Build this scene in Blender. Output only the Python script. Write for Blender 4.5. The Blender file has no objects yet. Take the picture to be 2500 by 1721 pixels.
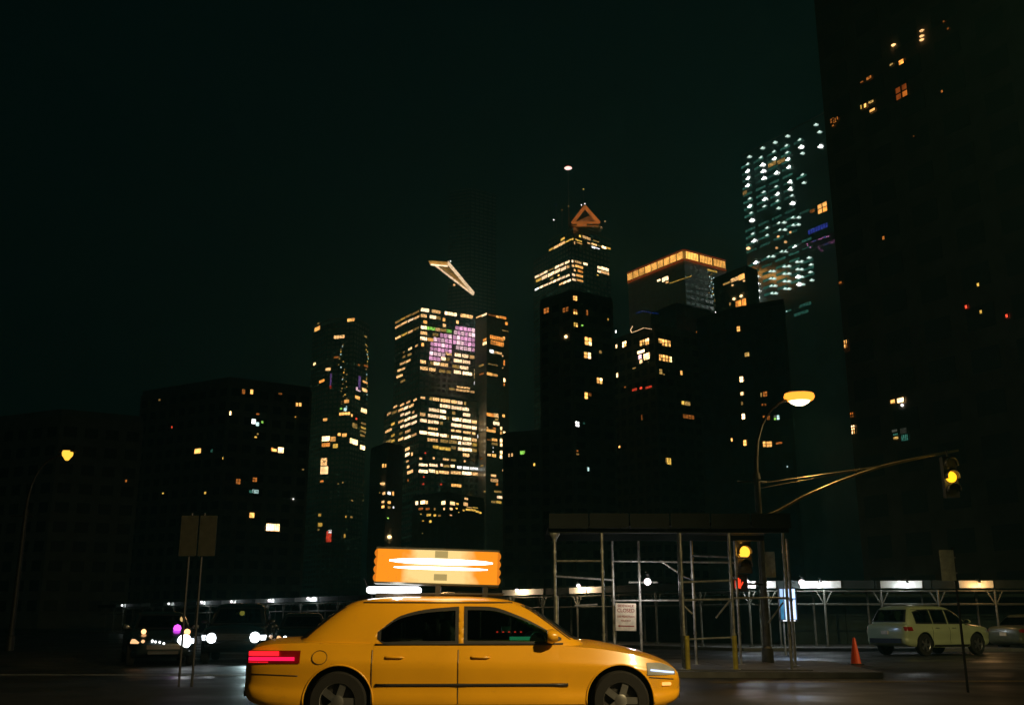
import bpy, bmesh, math, random
from mathutils import Vector, Matrix
R = math.radians
rnd = random.Random(7)
S = bpy.context.scene
COL = S.collection

# ------------------------------------------------------------------ camera, sky, exposure
FPX, CX, CY, HOR, EYE = 2476.0, 1250.0, 860.5, 1515.0, 1.2
PITCH = math.atan((HOR - CY) / FPX)
cam = bpy.data.cameras.new('camera')
cam.sensor_width = 36.0
cam.lens = 36.0 * FPX / 2500.0
cam.clip_start = 0.05
cam.clip_end = 6000
camo = bpy.data.objects.new('camera', cam)
COL.objects.link(camo)
camo.location = (0, 0, EYE)
camo.rotation_euler = (math.pi / 2 + PITCH, 0, 0)
S.camera = camo

world = bpy.data.worlds.new('World')
S.world = world
world.use_nodes = True
bg = world.node_tree.nodes['Background']
bg.inputs[0].default_value = (0.045, 0.38, 0.34, 1)      # night sky over the city, deep green
bg.inputs[1].default_value = 0.0102

S.view_settings.view_transform = 'Standard'
S.view_settings.look = 'None'
S.view_settings.exposure = 0
S.view_settings.gamma = 1
S.render.engine = 'CYCLES'
S.cycles.use_denoising = True
S.cycles.max_bounces = 5
S.cycles.diffuse_bounces = 2
S.cycles.glossy_bounces = 3
S.cycles.sample_clamp_indirect = 0.8

# ------------------------------------------------------------------ pixel <-> world helpers (photo pixels, 2500 wide)
cp, sp = math.cos(PITCH), math.sin(PITCH)
EYEV = Vector((0, 0, EYE))
def ray(px, py):
    a, b = (px - CX) / FPX, (CY - py) / FPX
    return Vector((a, cp - b * sp, sp + b * cp))
def at(px, py, Y):
    d = ray(px, py)
    return EYEV + d * (Y / d.y)
def floor_at(px, py, z=0.0):
    d = ray(px, py)
    return EYEV + d * ((z - EYE) / d.z)
def y_for_z(px, py, z):
    d = ray(px, py)
    return (z - EYE) / d.z * d.y

# ------------------------------------------------------------------ materials
MATS = {}
def mat(name, col, rough=0.6, metal=0.0, var=0.25, scale=6.0, bump=0.0, spec=0.5, coat=0.0):
    if name in MATS: return MATS[name]
    m = bpy.data.materials.new(name); m.use_nodes = True
    nt = m.node_tree; N = nt.nodes; Lk = nt.links
    b = N['Principled BSDF']
    b.inputs['Roughness'].default_value = rough
    b.inputs['Metallic'].default_value = metal
    b.inputs['Specular IOR Level'].default_value = spec
    if coat:
        b.inputs['Coat Weight'].default_value = coat
        b.inputs['Coat Roughness'].default_value = 0.08
    tc = N.new('ShaderNodeTexCoord')
    nz = N.new('ShaderNodeTexNoise'); nz.inputs['Scale'].default_value = scale; nz.inputs['Detail'].default_value = 5
    Lk.new(tc.outputs['Object'], nz.inputs['Vector'])
    rp = N.new('ShaderNodeValToRGB')
    rp.color_ramp.elements[0].position = 0.3; rp.color_ramp.elements[1].position = 0.72
    rp.color_ramp.elements[0].color = tuple(c * (1 - var) for c in col) + (1,)
    rp.color_ramp.elements[1].color = tuple(min(1, c * (1 + var * 0.5)) for c in col) + (1,)
    Lk.new(nz.outputs['Fac'], rp.inputs['Fac']); Lk.new(rp.outputs['Color'], b.inputs['Base Color'])
    if bump:
        bp = N.new('ShaderNodeBump'); bp.inputs['Strength'].default_value = bump; bp.inputs['Distance'].default_value = 0.02
        n2 = N.new('ShaderNodeTexNoise'); n2.inputs['Scale'].default_value = scale * 9; n2.inputs['Detail'].default_value = 6
        Lk.new(tc.outputs['Object'], n2.inputs['Vector'])
        Lk.new(n2.outputs['Fac'], bp.inputs['Height']); Lk.new(bp.outputs['Normal'], b.inputs['Normal'])
    MATS[name] = m
    return m

def glow(name, col, strength, uneven=0.0, scale=3.0, sample=False, stripes=0.0):
    """something that gives off light; uneven = how patchy a lit room behind the glass looks"""
    if name in MATS: return MATS[name]
    m = bpy.data.materials.new(name); m.use_nodes = True
    nt = m.node_tree; N = nt.nodes; Lk = nt.links
    N.remove(N['Principled BSDF'])
    em = N.new('ShaderNodeEmission'); em.inputs['Color'].default_value = col + (1,); em.inputs['Strength'].default_value = strength
    Lk.new(em.outputs[0], N['Material Output'].inputs['Surface'])
    if uneven:
        tc = N.new('ShaderNodeTexCoord'); oi = N.new('ShaderNodeObjectInfo')
        ml = N.new('ShaderNodeMath'); ml.operation = 'MULTIPLY'; ml.inputs[1].default_value = 91.0
        Lk.new(oi.outputs['Random'], ml.inputs[0])
        ad = N.new('ShaderNodeVectorMath'); ad.operation = 'ADD'
        Lk.new(tc.outputs['Object'], ad.inputs[0]); Lk.new(ml.outputs[0], ad.inputs[1])
        nz = N.new('ShaderNodeTexNoise'); nz.inputs['Scale'].default_value = scale; nz.inputs['Detail'].default_value = 2
        Lk.new(ad.outputs[0], nz.inputs['Vector'])
        mr = N.new('ShaderNodeMapRange')
        mr.inputs['From Min'].default_value = 0.32; mr.inputs['From Max'].default_value = 0.68
        mr.inputs['To Min'].default_value = strength * (1 - uneven); mr.inputs['To Max'].default_value = strength * (1 + uneven)
        Lk.new(nz.outputs['Fac'], mr.inputs['Value'])
        m2 = N.new('ShaderNodeMath'); m2.operation = 'MULTIPLY_ADD'; m2.inputs[1].default_value = 0.9; m2.inputs[2].default_value = 0.55
        Lk.new(oi.outputs['Random'], m2.inputs[0])
        m3 = N.new('ShaderNodeMath'); m3.operation = 'MULTIPLY'
        Lk.new(mr.outputs[0], m3.inputs[0]); Lk.new(m2.outputs[0], m3.inputs[1])
        Lk.new(m3.outputs[0], em.inputs['Strength'])
    if not sample:
        m.cycles.emission_sampling = 'NONE'
    MATS[name] = m
    return m

M_brick = mat('pale_brick', (0.40, 0.36, 0.31), 0.85, scale=0.6, bump=0.2)
M_stone = mat('grey_stone', (0.44, 0.43, 0.40), 0.8, scale=0.5, bump=0.2)
M_glass = mat('coated_glass', (0.70, 0.74, 0.74), 0.2, metal=0.85, scale=0.05, var=0.3)
M_pane = mat('dark_glass', (0.42, 0.46, 0.46), 0.32, metal=0.7, scale=0.2)
M_oldpane = mat('old_window_glass', (0.10, 0.12, 0.12), 0.5, metal=0.1, scale=0.2)
M_frame = mat('window_frame', (0.06, 0.06, 0.06), 0.6)
M_roof = mat('roof_gravel', (0.36, 0.36, 0.34), 0.9, scale=0.4)
M_galv = mat('galvanised_steel', (0.50, 0.50, 0.44), 0.42, metal=0.45, scale=7, var=0.55, bump=0.15)
M_pole = mat('painted_steel_pole', (0.16, 0.16, 0.13), 0.5, metal=0.3, scale=5, var=0.4)
M_black = mat('black_plastic', (0.02, 0.02, 0.02), 0.5)
M_rubber = mat('tyre_rubber', (0.008, 0.008, 0.008), 0.9)
M_alloy = mat('alloy_rim', (0.45, 0.45, 0.45), 0.3, metal=0.9)
M_chrome = mat('chrome_trim', (0.7, 0.7, 0.7), 0.12, metal=1.0, var=0.05)
M_tint = bpy.data.materials.new('tinted_car_glass'); M_tint.use_nodes = True
def _tint():
    nt = M_tint.node_tree; N = nt.nodes; Lk = nt.links; N.remove(N['Principled BSDF'])
    tr = N.new('ShaderNodeBsdfTransparent'); tr.inputs[0].default_value = (.30, .40, .37, 1)
    gl = N.new('ShaderNodeBsdfGlossy'); gl.inputs['Roughness'].default_value = .03; gl.inputs[0].default_value = (1, 1, 1, 1)
    fr = N.new('ShaderNodeFresnel'); fr.inputs[0].default_value = 1.5
    tc = N.new('ShaderNodeTexCoord'); nz = N.new('ShaderNodeTexNoise'); nz.inputs['Scale'].default_value = 2.5; Lk.new(tc.outputs['Object'], nz.inputs['Vector'])
    bp = N.new('ShaderNodeBump'); bp.inputs['Strength'].default_value = .03; Lk.new(nz.outputs['Fac'], bp.inputs['Height']); Lk.new(bp.outputs['Normal'], gl.inputs['Normal'])
    mx = N.new('ShaderNodeMixShader'); Lk.new(fr.outputs[0], mx.inputs[0]); Lk.new(tr.outputs[0], mx.inputs[1]); Lk.new(gl.outputs[0], mx.inputs[2])
    Lk.new(mx.outputs[0], N['Material Output'].inputs['Surface'])
_tint()
M_seat = mat('dark_seat_cloth', (0.035, 0.036, 0.038), 0.85, scale=20)
M_taxi = mat('taxi_yellow_paint', (0.80, 0.385, 0.010), 0.30, scale=1.2, var=0.10, coat=0.7)
M_cream = mat('pale_suv_paint', (0.36, 0.42, 0.24), 0.35, scale=1.5, var=0.12, coat=0.5)
M_navy = mat('dark_car_paint', (0.02, 0.03, 0.035), 0.25, coat=0.6)
M_coal = mat('black_car_paint', (0.012, 0.013, 0.014), 0.22, coat=0.6)
M_ply = mat('green_plywood', (0.016, 0.042, 0.032), 0.7, scale=2.5, var=0.45, bump=0.2)
M_darkply = mat('dark_painted_timber', (0.009, 0.016, 0.014), 0.8, scale=3, var=0.4)
M_white = mat('white_board_lit_fascia', (0.72, 0.72, 0.68), 0.6, scale=2.0, var=0.25)
M_sleeve = mat('yellow_post_sleeve', (0.62, 0.50, 0.06), 0.55, scale=6, var=0.35)
M_sign = mat('sign_white', (0.78, 0.70, 0.52), 0.5, scale=8, var=0.25)
M_signred = mat('sign_red', (0.33, 0.03, 0.02), 0.5, var=0.3, scale=30)
M_palesign = mat('pale_sign_metal', (0.62, 0.66, 0.50), 0.6, var=0.3, scale=9)
M_signback = mat('sign_back_metal', (0.042, 0.042, 0.027), 0.6, metal=0.2, var=0.35, scale=9)
M_cone = mat('cone_orange', (0.88, 0.085, 0.015), 0.5, scale=9, var=0.12)
M_concrete = mat('concrete', (0.15, 0.15, 0.135), 0.8, scale=3, var=0.35, bump=0.25)
M_paint = mat('road_paint_yellow', (0.55, 0.38, 0.05), 0.6, scale=11, var=0.6)
M_wpaint = mat('road_paint_white', (0.55, 0.55, 0.5), 0.6, scale=11, var=0.6)
M_lensoff = mat('unlit_lens', (0.05, 0.05, 0.04), 0.2)
M_red = mat('red_lens', (0.25, 0.008, 0.008), 0.15)
M_clear = mat('clear_lens', (0.6, 0.62, 0.62), 0.08, metal=0.5)

# wet asphalt
M_road = bpy.data.materials.new('wet_asphalt'); M_road.use_nodes = True
def _road():
    nt = M_road.node_tree; N = nt.nodes; Lk = nt.links; b = N['Principled BSDF']
    tc = N.new('ShaderNodeTexCoord')
    n1 = N.new('ShaderNodeTexNoise'); n1.inputs['Scale'].default_value = 0.35; n1.inputs['Detail'].default_value = 6
    n2 = N.new('ShaderNodeTexNoise'); n2.inputs['Scale'].default_value = 60; n2.inputs['Detail'].default_value = 4
    for n in (n1, n2): Lk.new(tc.outputs['Object'], n.inputs['Vector'])
    r1 = N.new('ShaderNodeMapRange'); r1.inputs['From Min'].default_value = .35; r1.inputs['From Max'].default_value = .65
    b.inputs['Specular IOR Level'].default_value = .35; r1.inputs['To Min'].default_value = 0.32; r1.inputs['To Max'].default_value = 0.72
    Lk.new(n1.outputs['Fac'], r1.inputs['Value']); Lk.new(r1.outputs[0], b.inputs['Roughness'])
    rp = N.new('ShaderNodeValToRGB')
    rp.color_ramp.elements[0].color = (0.010, 0.011, 0.011, 1); rp.color_ramp.elements[1].color = (0.036, 0.036, 0.034, 1)
    Lk.new(n2.outputs['Fac'], rp.inputs['Fac']); Lk.new(rp.outputs['Color'], b.inputs['Base Color'])
    bp = N.new('ShaderNodeBump'); bp.inputs['Strength'].default_value = 0.35; bp.inputs['Distance'].default_value = 0.01
    Lk.new(n2.outputs['Fac'], bp.inputs['Height']); Lk.new(bp.outputs['Normal'], b.inputs['Normal'])
_road()

# lit windows: colour and strength
KW = 1.7      # lit rooms are seen through the haze
G = {
 'w':  glow('lit_office_bright', (1.0, 0.66, 0.36), KW * 1.75, 0.9, 5.0),
 'm':  glow('lit_office_mid', (1.0, 0.55, 0.20), KW * 0.95, 0.95, 6.0),
 'd':  glow('lit_office_dim', (0.85, 0.50, 0.13), KW * 0.30, 0.85, 4.0),
 'a':  glow('lit_amber', (1.0, 0.34, 0.055), KW * 0.95, 0.6, 2.0),
 'ad': glow('lit_amber_dim', (1.0, 0.30, 0.05), KW * 0.22, 0.7, 2.5),
 'o':  glow('lit_flat', (1.0, 0.46, 0.11), KW * 1.2, 0.45, 1.6),
 'ow': glow('lit_flat_bright', (1.0, 0.60, 0.26), KW * 2.8, 0.5, 1.6),
 'y':  glow('lit_yellow', (0.95, 0.56, 0.09), KW * 0.75, 0.6, 3.0),
 'wh': glow('lit_white', (0.95, 0.93, 0.88), KW * 1.9, 0.6, 2.5),
 'g':  glow('lit_green', (0.35, 0.85, 0.12), KW * 0.8, 0.6, 3.0),
 'p':  glow('lit_pink_screen', (0.80, 0.36, 0.58), KW * 0.85, 0.95, 7.0),
 'pb': glow('lit_pink_screen_bright', (0.95, 0.60, 0.66), KW * 1.0, 0.85, 7.0),
 't':  glow('lit_teal', (0.06, 0.26, 0.19), KW * 0.22, 0.9, 5.0),
 'tw': glow('lit_teal_white', (0.55, 0.85, 0.80), KW * 0.85, 0.6, 3.0),
 'v':  glow('lit_violet', (0.26, 0.12, 0.45), KW * 0.25, 0.6, 6.0),
 'vb': glow('lit_blue', (0.03, 0.05, 0.35), KW * 0.35, 0.6, 6.0),
 'r':  glow('lit_red', (0.9, 0.07, 0.03), KW * 0.8, 0.6, 4.0),
 'gr': glow('lit_grey', (0.20, 0.21, 0.16), KW * 0.22, 0.5, 6.0),
 'L':  glow('lantern_amber', (1.0, 0.46, 0.09), KW * 1.5, 0.25, 2.0),
 'fx': glow('ceiling_fixture', (0.95, 0.97, 0.92), KW * 4.0),
 'fm': glow('ceiling_fixture_dim', (0.62, 0.85, 0.74), KW * 1.1),
}

# ------------------------------------------------------------------ mesh builder
class MB:
    def __init__(s): s.v = []; s.f = []; s.m = []
    def add(s, vs, fs, mi=0):
        o = len(s.v); s.v += [tuple(x) for x in vs]; s.f += [tuple(o + i for i in f) for f in fs]; s.m += [mi] * len(fs)
    def box(s, c, d, mi=0, rot=None):
        hx, hy, hz = d[0] / 2, d[1] / 2, d[2] / 2
        vs = [Vector((x, y, z)) for x in (-hx, hx) for y in (-hy, hy) for z in (-hz, hz)]
        if rot is not None: vs = [rot @ v for v in vs]
        c = Vector(c)
        s.add([v + c for v in vs], [(0, 1, 3, 2), (4, 6, 7, 5), (0, 4, 5, 1), (2, 3, 7, 6), (0, 2, 6, 4), (1, 5, 7, 3)], mi)
    def tube(s, pts, rad, n=10, mi=0, cap=True):
        pts = [Vector(p) for p in pts]
        if not isinstance(rad, (list, tuple)): rad = [rad] * len(pts)
        rings = []; u = None
        for i, p in enumerate(pts):
            t = (pts[min(i + 1, len(pts) - 1)] - pts[max(i - 1, 0)]).normalized()
            if u is None: u = t.orthogonal().normalized()
            else: u = (u - t * u.dot(t)).normalized()
            w = t.cross(u)
            rings.append([p + (u * math.cos(2 * math.pi * k / n) + w * math.sin(2 * math.pi * k / n)) * rad[i] for k in range(n)])
        vs = [v for r in rings for v in r]; fs = []
        for i in range(len(pts) - 1):
            for k in range(n):
                a, b = i * n + k, i * n + (k + 1) % n
                fs.append((a, b, b + n, a + n))
        if cap: fs.append(tuple(reversed(range(n)))); fs.append(tuple(range((len(pts) - 1) * n, len(pts) * n)))
        s.add(vs, fs, mi)
    def lathe(s, prof, n=24, mi=0, axis='Z', c=(0, 0, 0), cap=True):
        vs = []; fs = []; c = Vector(c)
        for r, z in prof:
            for k in range(n):
                a = 2 * math.pi * k / n
                p = (r * math.cos(a), r * math.sin(a), z)
                if axis == 'Y': p = (p[0], p[2], p[1])
                if axis == 'X': p = (p[2], p[0], p[1])
                vs.append(Vector(p) + c)
        for i in range(len(prof) - 1):
            for k in range(n):
                a, b = i * n + k, i * n + (k + 1) % n
                fs.append((a, b, b + n, a + n))
        if cap: fs.append(tuple(reversed(range(n)))); fs.append(tuple(range((len(prof) - 1) * n, len(prof) * n)))
        s.add(vs, fs, mi)
    def prism(s, poly, z0, z1, mi=0):
        n = len(poly)
        vs = [(p[0], p[1], z0) for p in poly] + [(p[0], p[1], z1) for p in poly]
        fs = [tuple(range(n))[::-1], tuple(range(n, 2 * n))] + [(i, (i + 1) % n, n + (i + 1) % n, n + i) for i in range(n)]
        s.add(vs, fs, mi)
    def grid(s, rows, mi=0, thick=None):
        n, k = len(rows), len(rows[0])
        s.add([p for r in rows for p in r], [(i * k + j, i * k + j + 1, (i + 1) * k + j + 1, (i + 1) * k + j) for i in range(n - 1) for j in range(k - 1)], mi)
    def mesh(s, name, mats, smooth=False):
        me = bpy.data.meshes.new(name)
        me.from_pydata(s.v, [], s.f); me.update()
        for m in mats: me.materials.append(m)
        for p, mi in zip(me.polygons, s.m): p.material_index = mi
        bm = bmesh.new(); bm.from_mesh(me); bmesh.ops.recalc_face_normals(bm, faces=bm.faces[:]); bm.to_mesh(me); bm.free()
        if smooth:
            for p in me.polygons: p.use_smooth = True
            if smooth != True:
                me.set_sharp_from_angle(angle=R(smooth))
        return me
    def build(s, name, mats, parent=None, smooth=False, loc=(0, 0, 0)):
        if not isinstance(mats, (list, tuple)): mats = [mats]
        return link(name, s.mesh(name, mats, smooth), parent, loc)

def link(name, data, parent=None, loc=(0, 0, 0)):
    o = bpy.data.objects.new(name, data); COL.objects.link(o); o.location = loc
    if parent is not None: o.parent = parent
    return o
def tag(o, label=None, cat=None, group=None, kind=None):
    if label: o['label'] = label
    if cat: o['category'] = cat
    if group: o['group'] = group
    if kind: o['kind'] = kind
    return o
def thing(name, label, cat, loc=(0, 0, 0), rz=0.0, group=None):
    o = bpy.data.objects.new(name, None); COL.objects.link(o); o.empty_display_size = 0.2
    o.location = loc; o.rotation_euler = (0, 0, rz)
    return tag(o, label, cat, group)
KIDS = {}
def kids(o): return [c for c in bpy.data.objects if c.parent == o]
def dup(root, loc, rz=0.0, label=None):
    def cpy(o, par):
        c = o.copy(); COL.objects.link(c)
        if par is not None: c.parent = par
        for k in kids(o): cpy(k, c)
        return c
    r = cpy(root, None); r.location = loc; r.rotation_euler = (0, 0, rz)
    if label: r['label'] = label
    return r
def lamp_point(name, loc, energy, col, radius=0.08, parent=None):
    l = bpy.data.lights.new(name, 'POINT'); l.energy = energy; l.color = col; l.shadow_soft_size = radius
    return link(name, l, parent, loc)
def lamp_spot(name, loc, target, energy, col, angle, blend=0.4, radius=0.1, parent=None):
    l = bpy.data.lights.new(name, 'SPOT'); l.energy = energy; l.color = col; l.spot_size = R(angle); l.spot_blend = blend; l.shadow_soft_size = radius
    o = link(name, l, parent, loc)
    o.rotation_euler = (Vector(target) - Vector(loc)).to_track_quat('-Z', 'Y').to_euler()
    return o

# ------------------------------------------------------------------ ground, road, pavements
b = MB(); b.add([(-1500, -200, -0.02), (1500, -200, -0.02), (1500, 1500, -0.02), (-1500, 1500, -0.02)], [(0, 1, 2, 3)])
tag(b.build('ground', M_concrete), kind='structure')
b = MB(); b.add([(-160, -60, 0), (120, -60, 0), (120, 150, 0), (-160, 150, 0)], [(0, 1, 2, 3)])
tag(b.build('road', M_road), kind='structure')

def pavement(name, poly, h=0.13, kerb=True):
    bb = MB(); bb.prism(poly, 0.004, h)
    o = tag(bb.build(name, M_concrete), kind='structure')
    return o
CORNER = Vector((10.4, 45.0, 0))          # where the two far wings of the shed meet
DL = Vector((-0.63, 0.78, 0)).normalized()   # along the left wing, away from the corner
DR = Vector((1.0, -0.05, 0)).normalized()    # along the right wing
NL = Vector((-DL.y, DL.x, 0)); NL = NL if NL.dot(-CORNER) > 0 else -NL
NR = Vector((DR.y, -DR.x, 0)); NR = NR if NR.dot(-CORNER) > 0 else -NR
pavement('corner_pavement', [(0.2, 23.4), (8.0, 22.9), (8.8, 29.5), (0.2, 31.0)])
front = CORNER + (NL + NR) * 1.1
pl = [front + DL * 110, front, front + DR * 40]
pavement('far_pavement', [(p.x, p.y) for p in (pl[0], pl[1], pl[2], pl[2] - NR * 9, CORNER - (NL + NR) * 6, pl[0] - NL * 9)])

def stripe(name, a, c, w, m, z=0.008):
    a, c = Vector(a), Vector(c); d = (c - a).normalized(); n = Vector((-d.y, d.x, 0)) * w / 2
    bb = MB(); bb.add([p + Vector((0, 0, z)) for p in (a - n, c - n, c + n, a + n)], [(0, 1, 2, 3)])
    return tag(bb.build(name, m), kind='structure')
stripe('road_lane_line', (4.0, 21.3, 0), (26, 22.6, 0), 0.13, M_paint)
stripe('road_lane_line', (4.0, 21.6, 0), (26, 22.9, 0), 0.13, M_paint)
stripe('road_stop_line', (-16, 24.5, 0), (-5.5, 24.2, 0), 0.35, M_wpaint)
# joints in the corner pavement: single flags of concrete, a little uneven
for i in range(5):
    for j in range(4):
        x0 = 0.35 + i * 1.6; y0 = 23.65 + j * 1.45
        if x0 + 1.55 > 8.1: continue
        bb = MB(); bb.box((x0 + 0.78, y0 + 0.7, 0.138 + 0.004 * rnd.random()), (1.55, 1.40, 0.02))
        o = bb.build('paving_flag', M_concrete, bpy.data.objects['corner_pavement'])
b = MB(); b.lathe([(0.34, 0.0), (0.34, 0.02), (0.30, 0.028)], 24)
o = b.build('manhole_cover', M_galv); o.location = floor_at(1676, 1651) + Vector((0, 0, 0.004))
tag(o, 'round pale metal cover set in the road by the kerb under the scaffold', 'manhole cover')

# ------------------------------------------------------------------ thin teal haze, added to lift the blacks and fade far facades
HAZE = 0.0007
if HAZE:
    hm = bpy.data.materials.new('added_haze'); hm.use_nodes = True
    hn = hm.node_tree; hn.nodes.remove(hn.nodes['Principled BSDF'])
    pv = hn.nodes.new('ShaderNodeVolumePrincipled'); pv.inputs['Color'].default_value = (.30, .86, .82, 1); pv.inputs['Density'].default_value = HAZE; pv.inputs['Anisotropy'].default_value = 0.5
    hn.links.new(pv.outputs[0], hn.nodes['Material Output'].inputs['Volume'])
    b = MB(); b.box((0, 650, 219), (3100, 1800, 440))
    hz = tag(b.build('haze', hm), kind='stuff')

# ------------------------------------------------------------------ buildings
def window_mesh(style, key):
    nm = style + '_' + key
    if nm in WM: return WM[nm]
    bb = MB(); fx, fz = (0.018 if style in ('strip', 'fins') else 0.05), 0.07
    def fr(x0, x1, z0, z1, y0=-1.0, y1=0.0): bb.box(((x0 + x1) / 2, (y0 + y1) / 2, (z0 + z1) / 2), (x1 - x0, y1 - y0, z1 - z0), 0)
    if style not in ('lamp', 'wedge'):
        fr(-.5, .5, .5 - fz, .5); fr(-.5, .5, -.5, -.5 + fz)
        fr(-.5, -.5 + fx, -.5 + fz, .5 - fz); fr(.5 - fx, .5, -.5 + fz, .5 - fz)
        bb.box((0, -0.35, 0), (1 - 2 * fx, 0.3, 1 - 2 * fz), 1)
    if style == 'strip':
        for k in (-.25, 0.0, .25): fr(k - .012, k + .012, -.5 + fz, .5 - fz, -.9, -.5)
    if style == 'fins':
        for k in range(7): x = -.5 + (k + 1) / 8; fr(x - .012, x + .012, -.5 + fz, .5 - fz, -.9, -.5)
    if style == 'sash':
        fr(-.5 + fx, .5 - fx, -.03, .03, -.9, -.5); fr(-.025, .025, -.5 + fz, .5 - fz, -.88, -.5)
    if style == 'wedge':
        bb.add([(x, y, z) for y in (-1, -.6) for x, z in ((-.5, -.02), (-.1, -.34), (.12, -.5), (.46, -.28), (.5, .05), (.34, .3), (.12, .5), (0, .16))], [tuple(range(8)), tuple(range(15, 7, -1))] + [(i, (i + 1) % 8, 8 + (i + 1) % 8, 8 + i) for i in range(8)], 1)
    if style == 'lamp':
        bb.lathe([(0.001, -.5), (.35, -.36), (.5, 0), (.35, .36), (.001, .5)], 10, 1)
    me = bb.mesh('window', [M_frame, G[key]], smooth=(40 if style == 'lamp' else False))
    WM[nm] = me
    return me
WM = {}

class Bld:
    pass
def building(name, label, corners, Y, m, anchor=0, back=25.0, fh=3.6, bw=3.0, group=None, unlit=True, parapet=1.0, zbase=0.0, unlit_w=0.62):
    """corners: photo pixels of the visible roof line, left to right; Y: distance of corner number `anchor`"""
    B = Bld()
    z = at(corners[anchor][0], corners[anchor][1], Y).z
    pts = []
    for (px, py) in corners:
        p = at(px, py, y_for_z(px, py, z)); pts.append(Vector((p.x, p.y, 0)))
    mid = sum(pts, Vector()) / len(pts)
    away = Vector((mid.x, mid.y, 0)).normalized()
    B.pts, B.z = pts, z
    B.root = thing(name, label, 'building', (mid.x, mid.y, 0), 0, group)
    B.faces = []
    for a, c in zip(pts, pts[1:]):
        d = (c - a).normalized(); n = Vector((d.y, -d.x, 0))
        if n.dot(-a) < 0: n = -n
        B.faces.append((a, d, (c - a).length, n))
    if len(pts) == 3:
        # close the block as a parallelogram behind the two visible faces
        bk = pts[0] + pts[2] - pts[1]
        poly = pts + [bk] if (bk - pts[1]).length > 4 else pts
    else:
        poly = pts + [pts[-1] + away * back, pts[0] + away * back]
    loc = [p - mid for p in poly]
    bb = MB(); bb.prism(loc, zbase, z); bb.build('wall', m, B.root)
    cen = sum(loc, Vector()) / len(loc)
    bb = MB(); bb.prism([cen + (p - cen) * 0.985 for p in loc], z, z + parapet); bb.build('roof', M_roof, B.root)
    if unlit:
        bb = MB()
        for (a, d, ln, n) in B.faces:
            nb = max(1, int(ln / bw)); nf = max(1, int((z - zbase - 2) / fh))
            if nb * nf > 2600: nb = max(1, int(2600 / nf))
            w = ln / nb
            rot = Matrix((d, -n, Vector((0, 0, 1)))).transposed()
            for i in range(nb):
                for j in range(nf):
                    bb.box(a - mid + d * (w * (i + .5)) + n * 0.01 + Vector((0, 0, zbase + 2 + fh * (j + .5))), (w * unlit_w, 0.06, fh * 0.55), 0, rot)
        tag(bb.build('unlit_windows', M_oldpane if m.name.endswith('brick') else M_pane, B.root), kind='stuff')
    B.mid = mid
    return B

def hit(B, px, py):
    d = ray(px, py); best = None
    for i, (a, dd, ln, n) in enumerate(B.faces):
        den = d.dot(n)
        if abs(den) < 1e-6: continue
        t = (a - EYEV).dot(n) / den
        if t < 0: continue
        p = EYEV + d * t; u = (p - a).dot(dd)
        over = max(0, -u, u - ln)
        if best is None or over < best[0]: best = (over, i, u, p.z)
    return best
def win(B, px, py, w, h, key, style='plain', name='window', depth=0.14, out=0.0):
    over, i, u, z = hit(B, px, py)
    a, d, ln, n = B.faces[i]
    den = lambda q: (a - EYEV).dot(n) / q.dot(n)
    r0, r1 = ray(px - w / 2, py), ray(px + w / 2, py)
    u0 = (EYEV + r0 * den(r0) - a).dot(d); u1 = (EYEV + r1 * den(r1) - a).dot(d)
    q0, q1 = ray(px, py - h / 2), ray(px, py + h / 2)
    z1 = (EYEV + q0 * den(q0)).z; z0 = (EYEV + q1 * den(q1)).z
    u0, u1 = sorted((u0, u1)); u0 = max(0.05, u0); u1 = min(ln - 0.05, u1)
    if u1 - u0 < 0.15: u0 = min(max(u, .3), ln - .3) - .2; u1 = u0 + .4
    o = bpy.data.objects.new(name, window_mesh(style, key)); COL.objects.link(o); o.parent = B.root
    rot = Matrix((d, -n, Vector((0, 0, 1)))).transposed().to_4x4()
    if style == 'lamp': depth = u1 - u0
    if style == 'wedge': depth = .5
    o.matrix_local = Matrix.Translation(a - B.mid + d * ((u0 + u1) / 2) + n * (0.045 + out) + Vector((0, 0, (z0 + z1) / 2))) @ rot @ Matrix.Diagonal((u1 - u0, depth, max(z1 - z0, .12), 1))
    return o
def quad_window(B, px, py, w, h, keys):
    """a window one can see four panes of: frame, then each pane a sub-part"""
    over, i, u, z = hit(B, px, py)
    o = win(B, px, py, w, h, 'd', 'plain')
    bb = MB(); f = .06
    for (x0, x1, z0, z1) in ((-.5, .5, .5 - f, .5), (-.5, .5, -.5, -.5 + f), (-.5, -.5 + f, -.5 + f, .5 - f), (.5 - f, .5, -.5 + f, .5 - f), (-.04, .04, -.5 + f, .5 - f), (-.5 + f, -.04, -.03, .03), (.04, .5 - f, -.03, .03)):
        bb.box(((x0 + x1) / 2, -.5, (z0 + z1) / 2), (x1 - x0, 1, z1 - z0))
    if 'quadframe' not in WM: WM['quadframe'] = bb.mesh('window', [M_frame])
    o.data = WM['quadframe']
    for (x, zz), k in zip(((-.24, .24), (.24, .24), (-.24, -.24), (.24, -.24)), keys):
        if k is None: continue
        pk = 'pane_' + k
        if pk not in WM:
            b2 = MB(); b2.box((0, -.35, 0), (.38, .25, .40)); WM[pk] = b2.mesh('pane', [G[k]])
        p = bpy.data.objects.new('pane', WM[pk]); COL.objects.link(p); p.parent = o; p.location = (x, 0, zz)
    return o
def zc(i):
    ox, oy, s = {5: (900, 720, 4.434), 6: (900, 1000, 4.695), 7: (1260, 380, 4.2), 8: (1750, 260, 2.954), 'A': (740, 740, 2.66), 'B': (1280, 700, 3.324), 'C': (1640, 650, 3.011), 'D': (1950, 50, 4.216), 'E': (2000, 850, 3.99), 'F': (100, 900, 3.47)}[i]
    return lambda x, y: (ox + x / s, oy + y / s), s
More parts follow.
